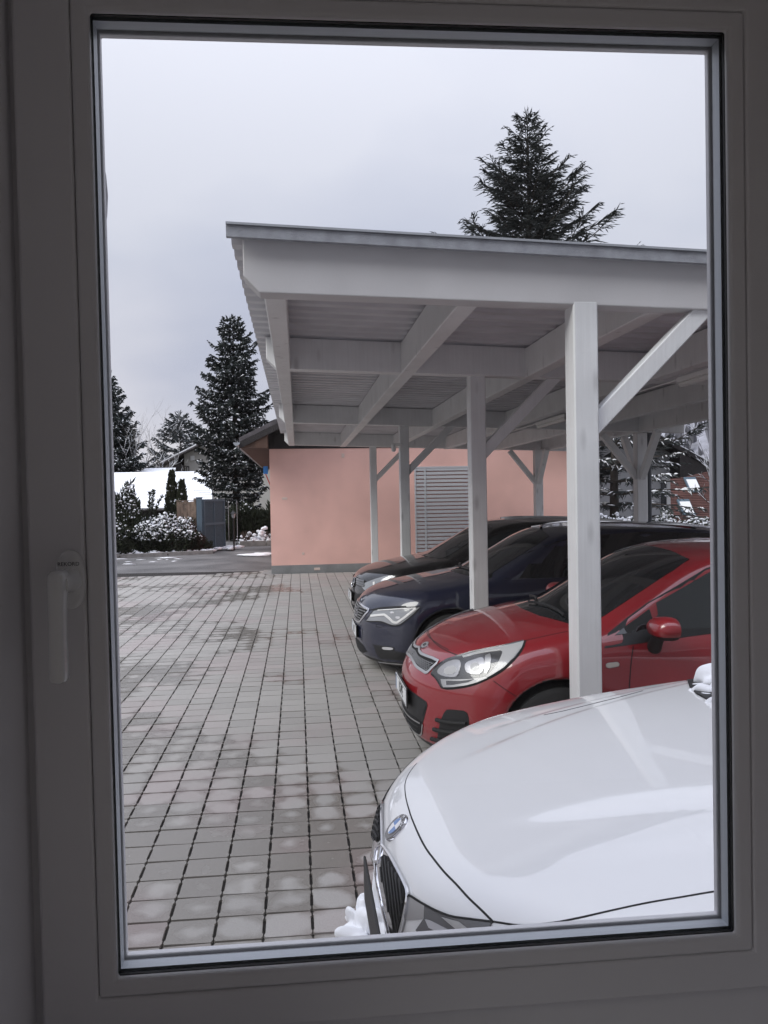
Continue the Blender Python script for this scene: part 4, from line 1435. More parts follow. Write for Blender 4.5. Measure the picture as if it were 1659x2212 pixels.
# glass
red.patch('windscreen', [(-.60, 1.50), (-.617, 1.66), (-.585, 2.2), (-.54, 2.33), (-.3, 2.37), (0, 2.385), (.3, 2.37), (.54, 2.33), (.585, 2.2), (.617, 1.66), (.60, 1.50), (.3, 1.45), (0, 1.44), (-.3, 1.45)], MT['autoglass'], .004, 'ws', mirror=False)
sw = sub(red, 'side_window')
red.patch('window_trim', [(1.125, .835), (1.17, .915), (1.45, 1.085), (1.857, 1.285), (2.1, 1.345), (2.6, 1.37), (3.2, 1.30), (3.55, 1.12), (3.5, 1.02), (2.6, .93), (1.82, .895)], MT['plastic'], .003, 'side', parent=sw)
red.patch('quarter_pane', [(1.21, .905), (1.45, 1.05), (1.47, .925)], MT['autoglass'], .005, 'side', parent=sw)
red.patch('door_pane', [(1.50, .93), (1.50, 1.085), (1.87, 1.26), (2.1, 1.315), (2.35, 1.33), (2.35, .95), (1.82, .925)], MT['autoglass2'], .005, 'side', parent=sw)
red.patch('door_pane', [(2.41, .955), (2.41, 1.332), (2.6, 1.34), (3.15, 1.275), (3.4, 1.10), (3.4, 1.03)], MT['autoglass2'], .005, 'side', parent=sw)
mirror(red, 1437, 1357, -.955, .25, .19, .138)
ind = red.patch('side_indicator', [tuple(p) for p in Z2((648, 1445), (665, 1430), (755, 1420), (772, 1435), (765, 1455), (680, 1472), (655, 1465))], MT['amber'], .006)
red.strip('indicator_rim', Z2((648, 1445), (665, 1430), (755, 1420), (772, 1435), (765, 1455), (680, 1472), (655, 1465)), MT['satin'], .006, .004, close=True, spline=False)
for a, b in (((-.46, 1.52), (.12, 1.50)), ((.02, 1.515), (.50, 1.56))):
    H = [red.hit_ws(a[0] + (b[0] - a[0]) * t, a[1] + (b[1] - a[1]) * t + .03 * math.sin(t * 3.1)) for t in np.linspace(0, 1, 10)]
    MB().tube([h[0] + h[1] * .02 for h in H], .009, 6).build('wiper', MT['plastic'], red.root)

# ---- navy estate
hl = sub(navy, 'headlight')
hp_ = NZ((398, 1086), (430, 1075), (700, 1055), (918, 1044), (862, 1112), (765, 1190), (695, 1242), (630, 1256), (570, 1240), (490, 1206), (312, 1204))
navy.patch('lamp_housing', hp_, MT['lamp_grey'], .004, parent=hl)
navy.strip('lamp_seal', hp_, MT['gap'], .012, .004, parent=hl, close=True, spline=False)
navy.strip('light_guide', NZ((372, 1143), (450, 1136), (525, 1130), (575, 1170), (620, 1214), (662, 1219), (740, 1165), (830, 1095), (872, 1060)), MT['lamp_white'], .022, .010, parent=hl, spline=False, h=.006)
navy.strip('light_guide', NZ((450, 1083), (700, 1066), (872, 1058)), MT['lamp_white'], .010, .010, parent=hl, spline=False, h=.006)
navy.patch('reflector', NZ((640, 1150), (700, 1150), (690, 1180), (655, 1178)), MT['lamp_bright'], .009, parent=hl, smooth_poly=1)
navy.patch('reflector', NZ((585, 1100), (620, 1095), (625, 1115), (590, 1120)), MT['lamp_bright'], .009, parent=hl, smooth_poly=1)
ng = empty('grille'); ng.parent = navy.root
gpoly = [(.0, .662), (-.15, .662), (-.30, .655), (-.45, .640), (-.42, .600), (-.36, .550), (-.285, .494), (-.15, .486), (0, .483)]
navy.patch('grille_mesh', gpoly, MT['black'], .004, 'front', parent=ng)
for row in range(6):
    for k in range(12):
        y = -.015 - k * .034 - (row % 2) * .017
        z = .508 + row * .026
        if -y > np.interp(z, [.49, .64], [.26, .42]): continue
        for sg in (1, -1):
            H = [navy.hit_front(y * sg + a, z + b) for a, b in ((-.012, .006), (-.006, -.004), (.006, -.004), (.012, .006))]
            if all(H): MB().tube([h[0] + h[1] * .008 for h in H], .0028, 5).build('mesh_bar', MT['satin'], ng)
navy.strip('chrome_surround', gpoly, MT['chrome'], .022, .008, 'front', parent=ng, spline=False, h=.01)
Mx = navy.place('pix', *NZ((232, 1098))[0])
em = empty('emblem'); em.parent = navy.root; em.matrix_local = Mx
t_ = text_mesh('S', .17, MT['chrome'], 'lettering', .005)
o = link('lettering', t_, em); o.location = (0, 0, .014); o.scale = (1.15, .85, 1)
fg = sub(navy, 'fog_lamp')
navy.patch('fog_bezel', NZ((412, 1463), (620, 1489), (636, 1530), (440, 1532)), MT['plastic'], .003, parent=fg)
navy.patch('fog_glass', NZ((488, 1495), (520, 1485), (620, 1496), (612, 1520), (515, 1518)), MT['lamp_bright'], .006, parent=fg, smooth_poly=1)
navy.patch('side_intake', NZ((385, 1448), (408, 1470), (440, 1534), (640, 1534), (760, 1560), (745, 1640), (470, 1615), (430, 1560)), MT['plastic'], .002)
navy.patch('lower_intake', [(0, .30), (-.22, .295), (-.36, .27), (-.42, .21), (-.30, .175), (0, .165)], MT['black'], .003, 'front')
navy.patch('number_panel', [(0, .46), (-.30, .455), (-.36, .43), (-.33, .31), (0, .30)], MT['p_navy'], .004, 'front')
navy.strip('chin_trim', NZ((330, 1618), (420, 1645), (520, 1662), (640, 1675), (740, 1682)), MT['satin'], .012, .004)
navy.strip('bonnet_gap', NZ((362, 1080), (480, 1055), (600, 1045), (760, 1040)), MT['gap'], .012, .001)
navy.strip('washer_cover', NZ((425, 1255), (440, 1235), (480, 1228), (515, 1240), (505, 1262), (460, 1272)), MT['gap'], .004, .001, close=True)
plate_at(navy, [(771, 1351), (771, 1380)], '609')
navy.patch('windscreen', [(-.62, 1.60), (-.63, 1.72), (-.60, 2.28), (-.55, 2.42), (-.3, 2.47), (0, 2.49), (.3, 2.47), (.55, 2.42), (.60, 2.28), (.63, 1.72), (.62, 1.60), (.3, 1.55), (0, 1.54), (-.3, 1.55)], MT['autoglass'], .004, 'ws', mirror=False)
navy.patch('side_window', [(1.28, .95), (1.34, 1.0), (1.62, 1.16), (2.0, 1.30), (2.3, 1.345), (2.9, 1.37), (3.6, 1.34), (4.2, 1.26), (4.15, 1.03), (3.0, .965), (2.0, .945)], MT['autoglass'], .004, 'side')
navy.strip('roof_rail', [(1150, 1139.5), (1180, 1136), (1225, 1132.5), (1300, 1132.5), (1400, 1135), (1470, 1139), (1535, 1145)], MT['chrome'], .026, .018, h=.018)
mirror(navy, 1258, 1212, -.98, .2, .14, .125)
for a, b in (((-.5, 1.62), (.12, 1.60)), ((.02, 1.615), (.52, 1.66))):
    H = [navy.hit_ws(a[0] + (b[0] - a[0]) * t, a[1] + (b[1] - a[1]) * t + .03 * math.sin(t * 3.1)) for t in np.linspace(0, 1, 10)]
    MB().tube([h[0] + h[1] * .02 for h in H], .010, 6).build('wiper', MT['plastic'], navy.root)

# ---- black hatchback
hl = sub(blk, 'headlight')
hb = NZ((272, 812), (300, 780), (330, 768), (420, 733), (520, 705), (600, 696), (640, 704), (610, 740), (480, 802), (400, 852), (310, 866), (284, 842))
blk.patch('lamp_housing', hb, MT['lamp_grey'], .004, parent=hl)
blk.patch('reflector', NZ((395, 770), (412, 765), (412, 830), (398, 838)), MT['lamp_white'], .009, parent=hl)
blk.patch('reflector', NZ((480, 745), (560, 715), (600, 712), (560, 745), (490, 780)), MT['lamp_bright'], .008, parent=hl, smooth_poly=1)
bg_ = empty('grille'); bg_.parent = blk.root
blk.patch('grille_panel', NZ((210, 712), (260, 735), (332, 768), (300, 782), (272, 812), (250, 820), (200, 800)), MT['black'], .003, parent=bg_)
for a in (745, 772, 797):
    blk.strip('grille_bar', NZ((215, a - 12), (250, a + 3), (300, a + 16)), MT['lamp_dark'], .026, .010, parent=bg_, h=.008)
Mx = blk.place('pix', *NZ((186, 775))[0])
em = empty('emblem'); em.parent = blk.root; em.matrix_local = Mx
MB().prism(el(.068, .068, 30), 2, -.02, .014).build('badge_field', MT['eblack'], em)
tor = MB().tube([(.068 * math.cos(a), .068 * math.sin(a), .016) for a in np.linspace(0, 2 * math.pi, 31)], .007, 7).build('badge_rim', MT['chrome'], em, True)
lg = MB()
for a, b in (((-.030, .055), (-.002, .005)), ((.030, .055), (.002, .005)), ((-.052, .03), (-.026, -.05)), ((-.026, -.05), (-.001, .0)), ((.001, .0), (.026, -.05)), ((.026, -.05), (.052, .03))):
    lg.bar((*a, .018), (*b, .018), .009, .006)
lg.build('letter_bars', MT['chrome'], em)
blk.patch('bumper_panel', NZ((190, 905), (250, 895), (330, 890), (330, 960), (240, 1010), (190, 1010)), MT['plastic'], .003)
blk.patch('lower_intake', [(0, .33), (-.30, .33), (-.55, .32), (-.50, .22), (-.30, .18), (0, .17)], MT['black'], .003, 'front')
blk.strip('bumper_lip', [(0, .165), (-.2, .165), (-.4, .18), (-.55, .22)], MT['satin'], .008, .006, 'front')
plate_at(blk, [(760.5, 1281), (760.5, 1299)], 'E57')
blk.patch('windscreen', [(-.61, 1.56), (-.62, 1.68), (-.59, 2.2), (-.54, 2.36), (-.3, 2.41), (0, 2.425), (.3, 2.41), (.54, 2.36), (.59, 2.2), (.62, 1.68), (.61, 1.56), (.3, 1.51), (0, 1.50), (-.3, 1.51)], MT['autoglass'], .004, 'ws', mirror=False)
sw = sub(blk, 'side_window')
blk.patch('window_trim', [(1.2, .95), (1.26, 1.0), (1.55, 1.16), (1.92, 1.30), (2.2, 1.345), (2.7, 1.36), (3.3, 1.30), (3.7, 1.14), (3.6, 1.03), (2.8, .965), (1.9, .945)], MT['plastic'], .004, 'side', parent=sw)
blk.patch('door_pane', [(1.56, .975), (1.58, 1.13), (1.93, 1.27), (2.2, 1.315), (2.4, 1.325), (2.4, .98)], MT['autoglass2'], .006, 'side', parent=sw)
blk.patch('door_pane', [(2.46, .985), (2.46, 1.325), (2.7, 1.33), (3.25, 1.27), (3.5, 1.13), (3.5, 1.04)], MT['autoglass2'], .006, 'side', parent=sw)
blk.strip('roof_trim', [(1090, 1120.5), (1150, 1118), (1230, 1119), (1300, 1122), (1352, 1126)], MT['satin'], .012, .012, h=.012)
mirror(blk, 1195, 1168, -.95, .2, .14, .125)

# ---- white car
kd = sub(wht, 'kidney_grille')
outer = BZ((215, 1045), (250, 1075), (300, 1150), (350, 1230), (400, 1330), (470, 1460), (515, 1560), (515, 1640), (480, 1820), (440, 1990), (400, 2100), (330, 2090), (280, 1900), (225, 1680), (185, 1480), (160, 1300), (158, 1180), (172, 1085))
outer = [q for a, b in zip(outer, outer[1:] + outer[:1]) for q in ((a[0] * .75 + b[0] * .25, a[1] * .75 + b[1] * .25), (a[0] * .25 + b[0] * .75, a[1] * .25 + b[1] * .75))]
def chaikin(p):
    return [q for a, b in zip(p, p[1:] + p[:1]) for q in ((a[0] * .75 + b[0] * .25, a[1] * .75 + b[1] * .25), (a[0] * .25 + b[0] * .75, a[1] * .25 + b[1] * .75))]
inner = chaikin(chaikin(BZ((258, 1150), (310, 1215), (380, 1330), (465, 1475), (490, 1570), (480, 1700), (452, 1860), (405, 2060), (365, 1930), (315, 1750), (270, 1560), (238, 1390), (228, 1250))))
outer = chaikin(outer)
wht.patch('grille_surround', outer, MT['chrome'], .005, parent=kd)
wht.patch('grille_mesh', inner, MT['black'], .009, parent=kd)
ia = np.array(inner)
inside = lambda p: sum(((a[1] > p[1]) != (b[1] > p[1])) and (p[0] < (b[0] - a[0]) * (p[1] - a[1]) / (b[1] - a[1]) + a[0]) for a, b in zip(inner, inner[1:] + inner[:1])) % 2
for k in range(8):
    y0_ = ia[:, 0].min() + (k + .5) * (ia[:, 0].max() - ia[:, 0].min()) / 8
    pts = [(y0_ + (q - .3) * 22, ia[:, 1].min() + q * (ia[:, 1].max() - ia[:, 1].min())) for q in np.linspace(0, 1, 30)]
    pts = [p for p in pts if inside(p)]
    if len(pts) > 3: wht.strip('grille_slat', pts, MT['plastic'], .006, .012, parent=kd, h=.004)
wht.strip('outer_rim', outer, MT['chrome'], .009, .008, parent=kd, close=True, spline=False, h=.006, step=9)
hl = sub(wht, 'headlight')
wht.patch('chrome_link', BZ((520, 1606), (690, 1712), (690, 1860), (480, 1880), (500, 1740)), MT['satin'], .003, parent=hl)
hw = BZ((697, 1712), (860, 1800), (1000, 1848), (1250, 1885), (1435, 1908), (1400, 2010), (1250, 2100), (900, 2150), (700, 2100), (600, 1990), (690, 1862))
wht.patch('lamp_housing', hw, MT['lamp_dark'], .004, parent=hl)
wht.patch('reflector', BZ((720, 1870), (760, 1880), (1000, 2000), (900, 2030), (760, 1960)), MT['lamp_bright'], .008, parent=hl)
wht.patch('reflector', BZ((900, 1850), (1080, 1900), (1200, 1990), (1060, 1980)), MT['satin'], .008, parent=hl)
wht.strip('lamp_seal', BZ((520, 1604), (690, 1708), (860, 1794), (1000, 1842), (1250, 1879), (1440, 1904)), MT['gap'], .005, .004, parent=hl)
gapc = BZ((600, 150), (540, 220), (480, 335), (468, 400), (472, 470), (520, 680), (590, 865), (700, 1085), (800, 1220), (900, 1345), (1030, 1478), (1180, 1642), (1320, 1775), (1450, 1905))
wht.strip('bonnet_gap', gapc, MT['gap'], lambda t: .002 + .003 * min(1, t * 2.5), .0006, mirror=False)
wht.strip('bonnet_gap', [(1066, 1991), (1130, 1999), (1190, 1994), (1240, 1985), (1320, 1967), (1400, 1950), (1480, 1936.5), (1545, 1925.5), (1620, 1915)], MT['gap'], .0042, .0008, mirror=False)
wht.strip('bonnet_gap', Z2((1000, 1690), (800, 1745), (600, 1795), (420, 1840), (200, 1892), (60, 1920)), MT['gap'], .003, .0006, mirror=False)
Mx = wht.place('pix', *BZ((375, 857))[0])
em = empty('emblem'); em.parent = wht.root; em.matrix_local = Mx
ER = .043
MB().lathe([(ER, -.006), (ER, .003), (ER * .97, .005), (ER * .93, .005)], 40, 2).build('badge_rim', MT['chrome'], em, True)
MB().prism(el(ER * .95, ER * .95, 36), 2, .002, .0058).build('badge_field', MT['eblack'], em)
MB().lathe([(ER * .63, .005), (ER * .63, .0072), (ER * .58, .0072)], 36, 2).build('inner_rim', MT['chrome'], em)
for q in range(4):
    a0 = q * math.pi / 2
    pts = [(0, 0)] + [(ER * .60 * math.cos(a), ER * .60 * math.sin(a)) for a in np.linspace(a0, a0 + math.pi / 2, 9)]
    MB().prism(pts, 2, .0055, .0076).build('badge_quarter', MT['eblue'] if q in (1, 3) else MT['ewhite'], em)
for ch, a in (('B', 140), ('M', 90), ('W', 40)):
    o = link('lettering', text_mesh(ch, ER * .42, MT['ewhite'], 'lettering', .0004), em)
    o.location = (ER * .79 * math.cos(R_(a)), ER * .79 * math.sin(R_(a)), .0066); o.rotation_euler = (0, 0, R_(a - 90))
pl = wht.number_plate('K', .5, w=.52, hh=.115)
q = at(812, 1940, Y=WY0 - .1) - wht.loc
pl.location = (-.016, 0, .565)
for ch in list(pl.children):
    if not ch.name.startswith('plate_holder'): bpy.data.objects.remove(ch)
wht.patch('lower_intake', [(0, .50), (-.30, .50), (-.45, .46), (-.40, .34), (0, .32)], MT['plastic'], .004, 'front')
wht.patch('windscreen', [(-.62, 1.83), (-.64, 1.92), (-.60, 2.5), (-.55, 2.66), (0, 2.72), (.55, 2.66), (.60, 2.5), (.64, 1.92), (.62, 1.83), (.3, 1.79), (0, 1.78), (-.3, 1.79)], MT['autoglass'], .004, 'ws', mirror=False)
wht.patch('side_window', [(1.5, 1.0), (1.6, 1.08), (1.95, 1.24), (2.4, 1.36), (3.0, 1.38), (3.6, 1.28), (3.9, 1.12), (3.8, 1.04), (2.4, 1.0)], MT['autoglass'], .004, 'side')
mirror(wht, None, 1.78, -1.02, .2, .14, .125)
# snow lying in the corner between bonnet and windscreen, black cowl corner and wiper in it

cw = wht.patch('cowl', [(1485, 1471), (1530, 1466), (1580, 1456), (1600, 1500), (1560, 1530), (1505, 1500), (1490, 1486)], MT['plastic'], .006, mirror=False)
its = []
r = random.Random(2)
for (px, py, rad, up_) in ((1509, 1484, .045, -.015), (1520, 1474, .045, .0), (1530, 1465, .05, .02), (1528, 1496, .045, -.01), (1536, 1508, .04, -.015), (1546, 1485, .07, .02), (1558, 1470, .08, .05), (1560, 1510, .06, .0), (1585, 1480, .09, .03)):
    h = wht.hit_pix(px, py + 6)
    if h is None: continue
    w_ = h[0] + Vector(wht.loc)
    its.append((w_.x, w_.y, w_.z - .01, rad * .72, rad * .72, rad * .45 + up_ * .5))
tag(lump('snow_clump', its, MT['snow'], None, 5, .45), 'lump of old snow at the windscreen foot of the white car', 'snow clump')
MB().tube([at(1527, 1482, Y=2.62), at(1532, 1500, Y=2.55), at(1545, 1512, Y=2.45)], .009, 7).build('wiper', MT['plastic'], wht.root).data.transform(Matrix.Translation(-Vector(wht.loc)))
# ================================================================== TREES AND SHRUBS
def tufts(p, d, l, w, rng, cross=True):
    """diamond-shaped needle tufts: p start, d direction, l length, w half width"""
    n = len(p)
    d = d / np.linalg.norm(d, axis=1)[:, None]
    rv = rng.normal(size=(n, 3)); rv[:, 2] *= .35
    s = np.cross(d, rv); s /= np.maximum(np.linalg.norm(s, axis=1)[:, None], 1e-6)
    t = np.cross(d, s)
    V, k = [], 0
    for q in ((s, t) if cross else (s,)):
        V.append(np.stack([p, p + d * (l * .5)[:, None] + q * w[:, None], p + d * l[:, None], p + d * (l * .4)[:, None] - q * w[:, None]], 1))
    V = np.concatenate(V).reshape(-1, 3)
    return V, np.arange(len(V)).reshape(-1, 4)


def caps(p, d, l, w, rng, lift=.03):
    """small pads of snow lying along a twig: low ridged lozenges"""
    n = len(p)
    dh = d / np.linalg.norm(d, axis=1)[:, None]
    s = np.stack([-dh[:, 1], dh[:, 0], np.zeros(n)], 1); s /= np.maximum(np.linalg.norm(s, axis=1)[:, None], 1e-6)
    z = np.array([0, 0, 1.])
    a = p + z * lift * .3; b = p + dh * l[:, None] + z * lift * .3; m = p + dh * (l * .5)[:, None]
    V = np.stack([a, m - s * w[:, None], b, m + s * w[:, None], m + z * (lift + w * .8)[:, None]], 1).reshape(-1, 3)
    F = np.array([(0, 1, 4), (1, 2, 4), (2, 3, 4), (3, 0, 4)])
    return V, (F[None] + (np.arange(n) * 5)[:, None, None]).reshape(-1, 3)


def conifer(name, loc, H, R, label, z0=.6, seed=1, whorls=26, per=7, rise=.10, droop=.42, tip=.22, tw=11, tl=.30, wid=.045, snow=.3, mat_='needles', trunk_r=.16, group=None, power=.8, gap=0., hang=.35, top_frac=.0, irr=.16, base=1.0):
    rng = np.random.default_rng(seed)
    t = empty(name, loc, 0, label, 'tree', group)
    MB().tube([(0, 0, -.2), (0, 0, H * .3), (.02, .01, H * .7), (.0, .02, H * .985)], [trunk_r, trunk_r * .8, trunk_r * .4, .012], 9).build('trunk', MT['bark'], t, True)
    P_, D_, L_, Wd_ = [], [], [], []
    bt = MB()
    for i in range(whorls):
        f = (i + rng.uniform(-.3, .3)) / whorls
        z = z0 + (H - z0) * np.clip(f, 0, .985)
        for k in range(per):
            if rng.random() < gap: continue
            az = 2 * math.pi * (k + rng.uniform(-.4, .4)) / per + i * 1.3
            L = R * (1 - np.clip(f, 0, 1)) ** power * rng.uniform(1 - irr * 2, 1 + irr) * (base + (1 - base) * min(1, max(f, 0) / .42) ** 1.3) + .12
            d = np.array([math.cos(az), math.sin(az), 0])
            s = np.linspace(.04, 1, 9)
            ang = rise + (top_frac if f > .6 else 0) * (f - .6) * 2
            dr = droop * rng.uniform(.6, 1.25) * (1 - f * .7)
            zz = (ang * s - dr * s ** 2 + tip * s ** 4) * L
            pts = np.array([0, 0, z]) + d * (s * L)[:, None] + np.array([0, 0, 1]) * zz[:, None]
            if L > .5:
                bt.tube([tuple(q) for q in pts[::2]], [max(.004, .022 * (1 - q) + .006) * min(1.5, L) for q in s[::2]], 4, False)
            n = max(4, int(tw * L / .8))
            ss = rng.uniform(.12, 1, n)
            bp = np.stack([np.interp(ss, s, pts[:, q]) for q in range(3)], 1)
            sl = np.interp(ss, s, np.gradient(zz, s * L))
            sd = rng.choice([-1, 1], n)
            a2 = az + sd * rng.uniform(.5, 1.05, n)
            dd = np.stack([np.cos(a2), np.sin(a2), sl * .7 + rng.uniform(-.25, .12, n)], 1)
            ll = tl * np.clip(L, .5, 2.2) ** .5 * (1.2 - ss * .55) * rng.uniform(.7, 1.3, n)
            P_.append(bp); D_.append(dd); L_.append(ll); Wd_.append(np.full(n, wid) * rng.uniform(.7, 1.3, n))
            # secondary tufts along each side twig and hanging below
            for q in (.45, .8):
                pp = bp + dd / np.linalg.norm(dd, axis=1)[:, None] * (ll * q)[:, None]
                a3 = a2 + rng.uniform(-.8, .8, n)
                d3 = np.stack([np.cos(a3), np.sin(a3), rng.uniform(-hang * 2.2, .1, n)], 1)
                P_.append(pp); D_.append(d3); L_.append(ll * .6); Wd_.append(np.full(n, wid) * rng.uniform(.6, 1.1, n))
            # leader of the branch
            P_.append(pts[5:8]); D_.append(np.gradient(pts, axis=0)[5:8]); L_.append(np.full(3, tl * .8)); Wd_.append(np.full(3, wid * .8))
    # the leader
    m = 14
    P_.append(np.stack([np.zeros(m), np.zeros(m), H - rng.uniform(0, .7, m)], 1)); D_.append(np.stack([rng.normal(0, .5, m), rng.normal(0, .5, m), np.full(m, .9)], 1)); L_.append(np.full(m, tl * .8)); Wd_.append(np.full(m, wid * .6))
    P_, D_, L_, Wd_ = map(np.concatenate, (P_, D_, L_, Wd_))
    bt.build('limbs', MT['bark'], t)
    V, F = tufts(P_, D_, L_, Wd_, rng)
    link('crown', mesh('crown', V, F, MT[mat_]), t)
    if snow:
        q = rng.random(len(P_)) < snow
        V, F = caps(P_[q], D_[q], L_[q] * .75, Wd_[q] * .75, rng)
        link('snow_cover', mesh('snow_cover', V, F, MT['snow']), t)
    return t


def bare_tree(name, loc, H, label, seed, spread=.5, snow=.0, group=None, levels=5, r0=.09, m=None):
    rr_ = random.Random(seed)
    t = empty(name, loc, 0, label, 'tree', group)
    tr, br, sn = MB(), MB(), []
    def grow(p, d, L, r, lev):
        n = 3
        pts = [p]
        for i in range(n):
            d = (d + Vector((rr_.gauss(0, .16), rr_.gauss(0, .16), rr_.gauss(.05, .08)))).normalized()
            pts.append(pts[-1] + d * (L / n))
        (tr if lev == 0 else br).tube(pts, [r * (1 - .35 * i / n) for i in range(n + 1)], 6 if lev < 2 else 3, False)
        if lev >= 2: sn.append((pts[0], pts[-1], r))
        if lev < levels:
            for k in range(rr_.choice((2, 3, 3)) if lev else 4):
                q = pts[-1] if k == 0 else pts[rr_.randint(1, n)]
                nd = (d + Vector((rr_.gauss(0, spread), rr_.gauss(0, spread), rr_.gauss(.15, .25)))).normalized()
                grow(q, nd, L * rr_.uniform(.55, .82), r * .58, lev + 1)
    grow(Vector((0, 0, -.1)), Vector((0, 0, 1)), H * .34, r0, 0)
    tr.build('trunk', MT['bark'], t, True)
    br.build('branches', m or MT['bark'], t)
    if snow:
        s2 = MB()
        for a, b, r in sn:
            if rr_.random() < snow and (b - a).length > .05:
                s2.tube([a + Vector((0, 0, r * .9)), (a + b) / 2 + Vector((0, 0, r * 1.1)), b + Vector((0, 0, r * .9))], [r * .5, r * 1.0 + .006, r * .5], 4)
        s2.build('snow_cover', MT['snow'], t)
    return t


from mathutils import noise as mnoise
def snow_blobs(pos, rad, flat=.6, seed=0):
    bm = bmesh.new(); bmesh.ops.create_icosphere(bm, subdivisions=1, radius=1)
    B = np.array([v.co[:] for v in bm.verts]); Fb = np.array([[v.index for v in f.verts] for f in bm.faces]); bm.free()
    rng = np.random.default_rng(seed)
    n = len(pos)
    J = 1 + rng.uniform(-.28, .28, (n, len(B), 1))
    V = B[None] * J * rad[:, None, None] * np.array([1, 1, flat]) + pos[:, None]
    F = (Fb[None] + (np.arange(n) * len(B))[:, None, None]).reshape(-1, 3)
    return V.reshape(-1, 3), F


def shrub(name, loc, rx, ry, h, label, seed, n=2600, tl=.16, wid=.022, snow_n=420, sr=.05, mat_='shrub', group=None, cat='shrub', upright=.6, lump_=.22, snow_low=.1, bare_low=0.):
    rng = np.random.default_rng(seed)
    t = empty(name, loc, 0, label, cat, group)
    u = rng.normal(size=(n, 3)); u[:, 2] = np.abs(u[:, 2]) * .9 + .02
    u /= np.linalg.norm(u, axis=1)[:, None]
    lm = np.array([mnoise.noise(Vector((a[0] * 2.2 + seed, a[1] * 2.2, a[2] * 2.2))) for a in u])
    rad = (1 + lump_ * 2 * lm) * rng.uniform(.72, 1.0, n)
    p = u * np.array([rx, ry, h]) * rad[:, None]
    d = u * np.array([1, 1, .6]) + np.array([0, 0, upright]) + rng.normal(0, .35, (n, 3))
    l = tl * rng.uniform(.6, 1.4, n); w = wid * rng.uniform(.7, 1.4, n)
    st = MB()
    for k in range(16):
        a = rng.uniform(0, 2 * math.pi); q = rng.uniform(.3, .8)
        st.tube([(0, 0, 0), (rx * q * .5 * math.cos(a), ry * q * .5 * math.sin(a), h * .35), (rx * q * math.cos(a), ry * q * math.sin(a), h * .75 * rng.uniform(.6, 1.05))], [.02, .014, .006], 4, False)
    st.build('stems', MT['bark'], t)
    V, F = tufts(p, d, l, w, rng)
    link('foliage', mesh('foliage', V, F, MT[mat_]), t)
    if snow_n:
        c = np.argsort(-(u[:, 2] * 1.0 + rng.uniform(0, .75, n)))[:snow_n]
        c = c[p[c, 2] > h * snow_low]
        pos = p[c] * 1.03 + np.array([0, 0, tl * .35]); r_ = sr * rng.uniform(.5, 1.5, len(c))
        V, F = snow_blobs(pos, r_, .65, seed)
        link('snow_cover', mesh('snow_cover', V, F, MT['snow'], True), t)
    return t


MT['palebark'] = mat('pale bark', (.15, .135, .125), .9, noise=.3, nscale=4)
G_CON = 'conifers round the yard'
conifer('spruce_tree', (-2.75, 36, 0), 10.05, 2.45, 'tall dark spruce with a dusting of snow, left of the salmon garage', z0=.5, seed=3, whorls=44, per=8, rise=.12, droop=.44, tip=.32, tw=17, tl=.30, wid=.038, snow=.20, hang=.6, irr=.22, base=.30, group=G_CON, power=.66, trunk_r=.2)
conifer('spruce_tree', (-11.9, 50, 0), 10.1, 3.5, 'snow dusted spruce at the far left beside the window frame', z0=.3, seed=9, whorls=32, per=9, rise=.15, droop=.42, tip=.3, tw=14, tl=.42, wid=.062, snow=.34, base=.9, group=G_CON, power=.75)
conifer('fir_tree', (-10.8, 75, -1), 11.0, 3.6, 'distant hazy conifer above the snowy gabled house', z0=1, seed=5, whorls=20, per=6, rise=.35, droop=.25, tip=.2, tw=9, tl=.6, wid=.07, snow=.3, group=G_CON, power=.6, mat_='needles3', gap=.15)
conifer('cedar_tree', (8.35, 27.2, 0), 15.3, 5.3, 'tall wispy dark conifer rising above the carport roof', z0=1.5, seed=12, whorls=46, per=8, rise=.42, droop=.22, tip=.20, tw=15, tl=.40, wid=.021, snow=.0, group=G_CON, power=.88, mat_='needles2', gap=.14, trunk_r=.2, hang=.2, irr=.30)
conifer('larch_tree', (9.0, 21.5, 0), 5.2, 2.5, 'low spreading conifer with snow lined branches seen under the carport at right', z0=.9, seed=21, whorls=12, per=6, rise=.22, droop=.40, tip=.1, tw=8, tl=.28, wid=.020, snow=.34, group=G_CON, power=.5, mat_='needles2', hang=.6)
# columnar thujas by the wooden fence
def thuja(loc, H, R, label, seed):
    rng = np.random.default_rng(seed)
    t = empty('thuja', loc, 0, label, 'tree', 'columnar evergreens by the wooden fence')
    n = 1500
    z = rng.random(n) ** .9 * H; a = rng.uniform(0, 2 * math.pi, n)
    r_ = R * np.clip((1 - z / H), 0, 1) ** .62 * np.minimum(1, .55 + z / H * 2.2) * rng.uniform(.55, 1.05, n)
    p = np.stack([r_ * np.cos(a), r_ * np.sin(a), z], 1)
    d = np.stack([np.cos(a) * .45, np.sin(a) * .45, np.ones(n)], 1) + rng.normal(0, .2, (n, 3))
    MB().tube([(0, 0, -.1), (0, 0, H * .9)], [.04, .01], 6).build('trunk', MT['bark'], t)
    V, F = tufts(p, d, np.full(n, .16) * rng.uniform(.6, 1.3, n), np.full(n, .03), rng)
    link('crown', mesh('crown', V, F, MT['thuja']), t)
    c = rng.choice(n, 70, False)
    V, F = snow_blobs(p[c] * np.array([1.08, 1.08, 1]), .045 * rng.uniform(.5, 1.5, 70), .7, seed)
    link('snow_cover', mesh('snow_cover', V, F, MT['snow'], True), t)
thuja((-4.50, 29.0, 0), 2.78, .36, 'taller columnar thuja behind the wooden plank fence', 4)
thuja((-4.10, 28.7, 0), 2.42, .30, 'shorter columnar thuja right of the taller one behind the plank fence', 6)
G_SH = 'snowy shrubs beside the gate'
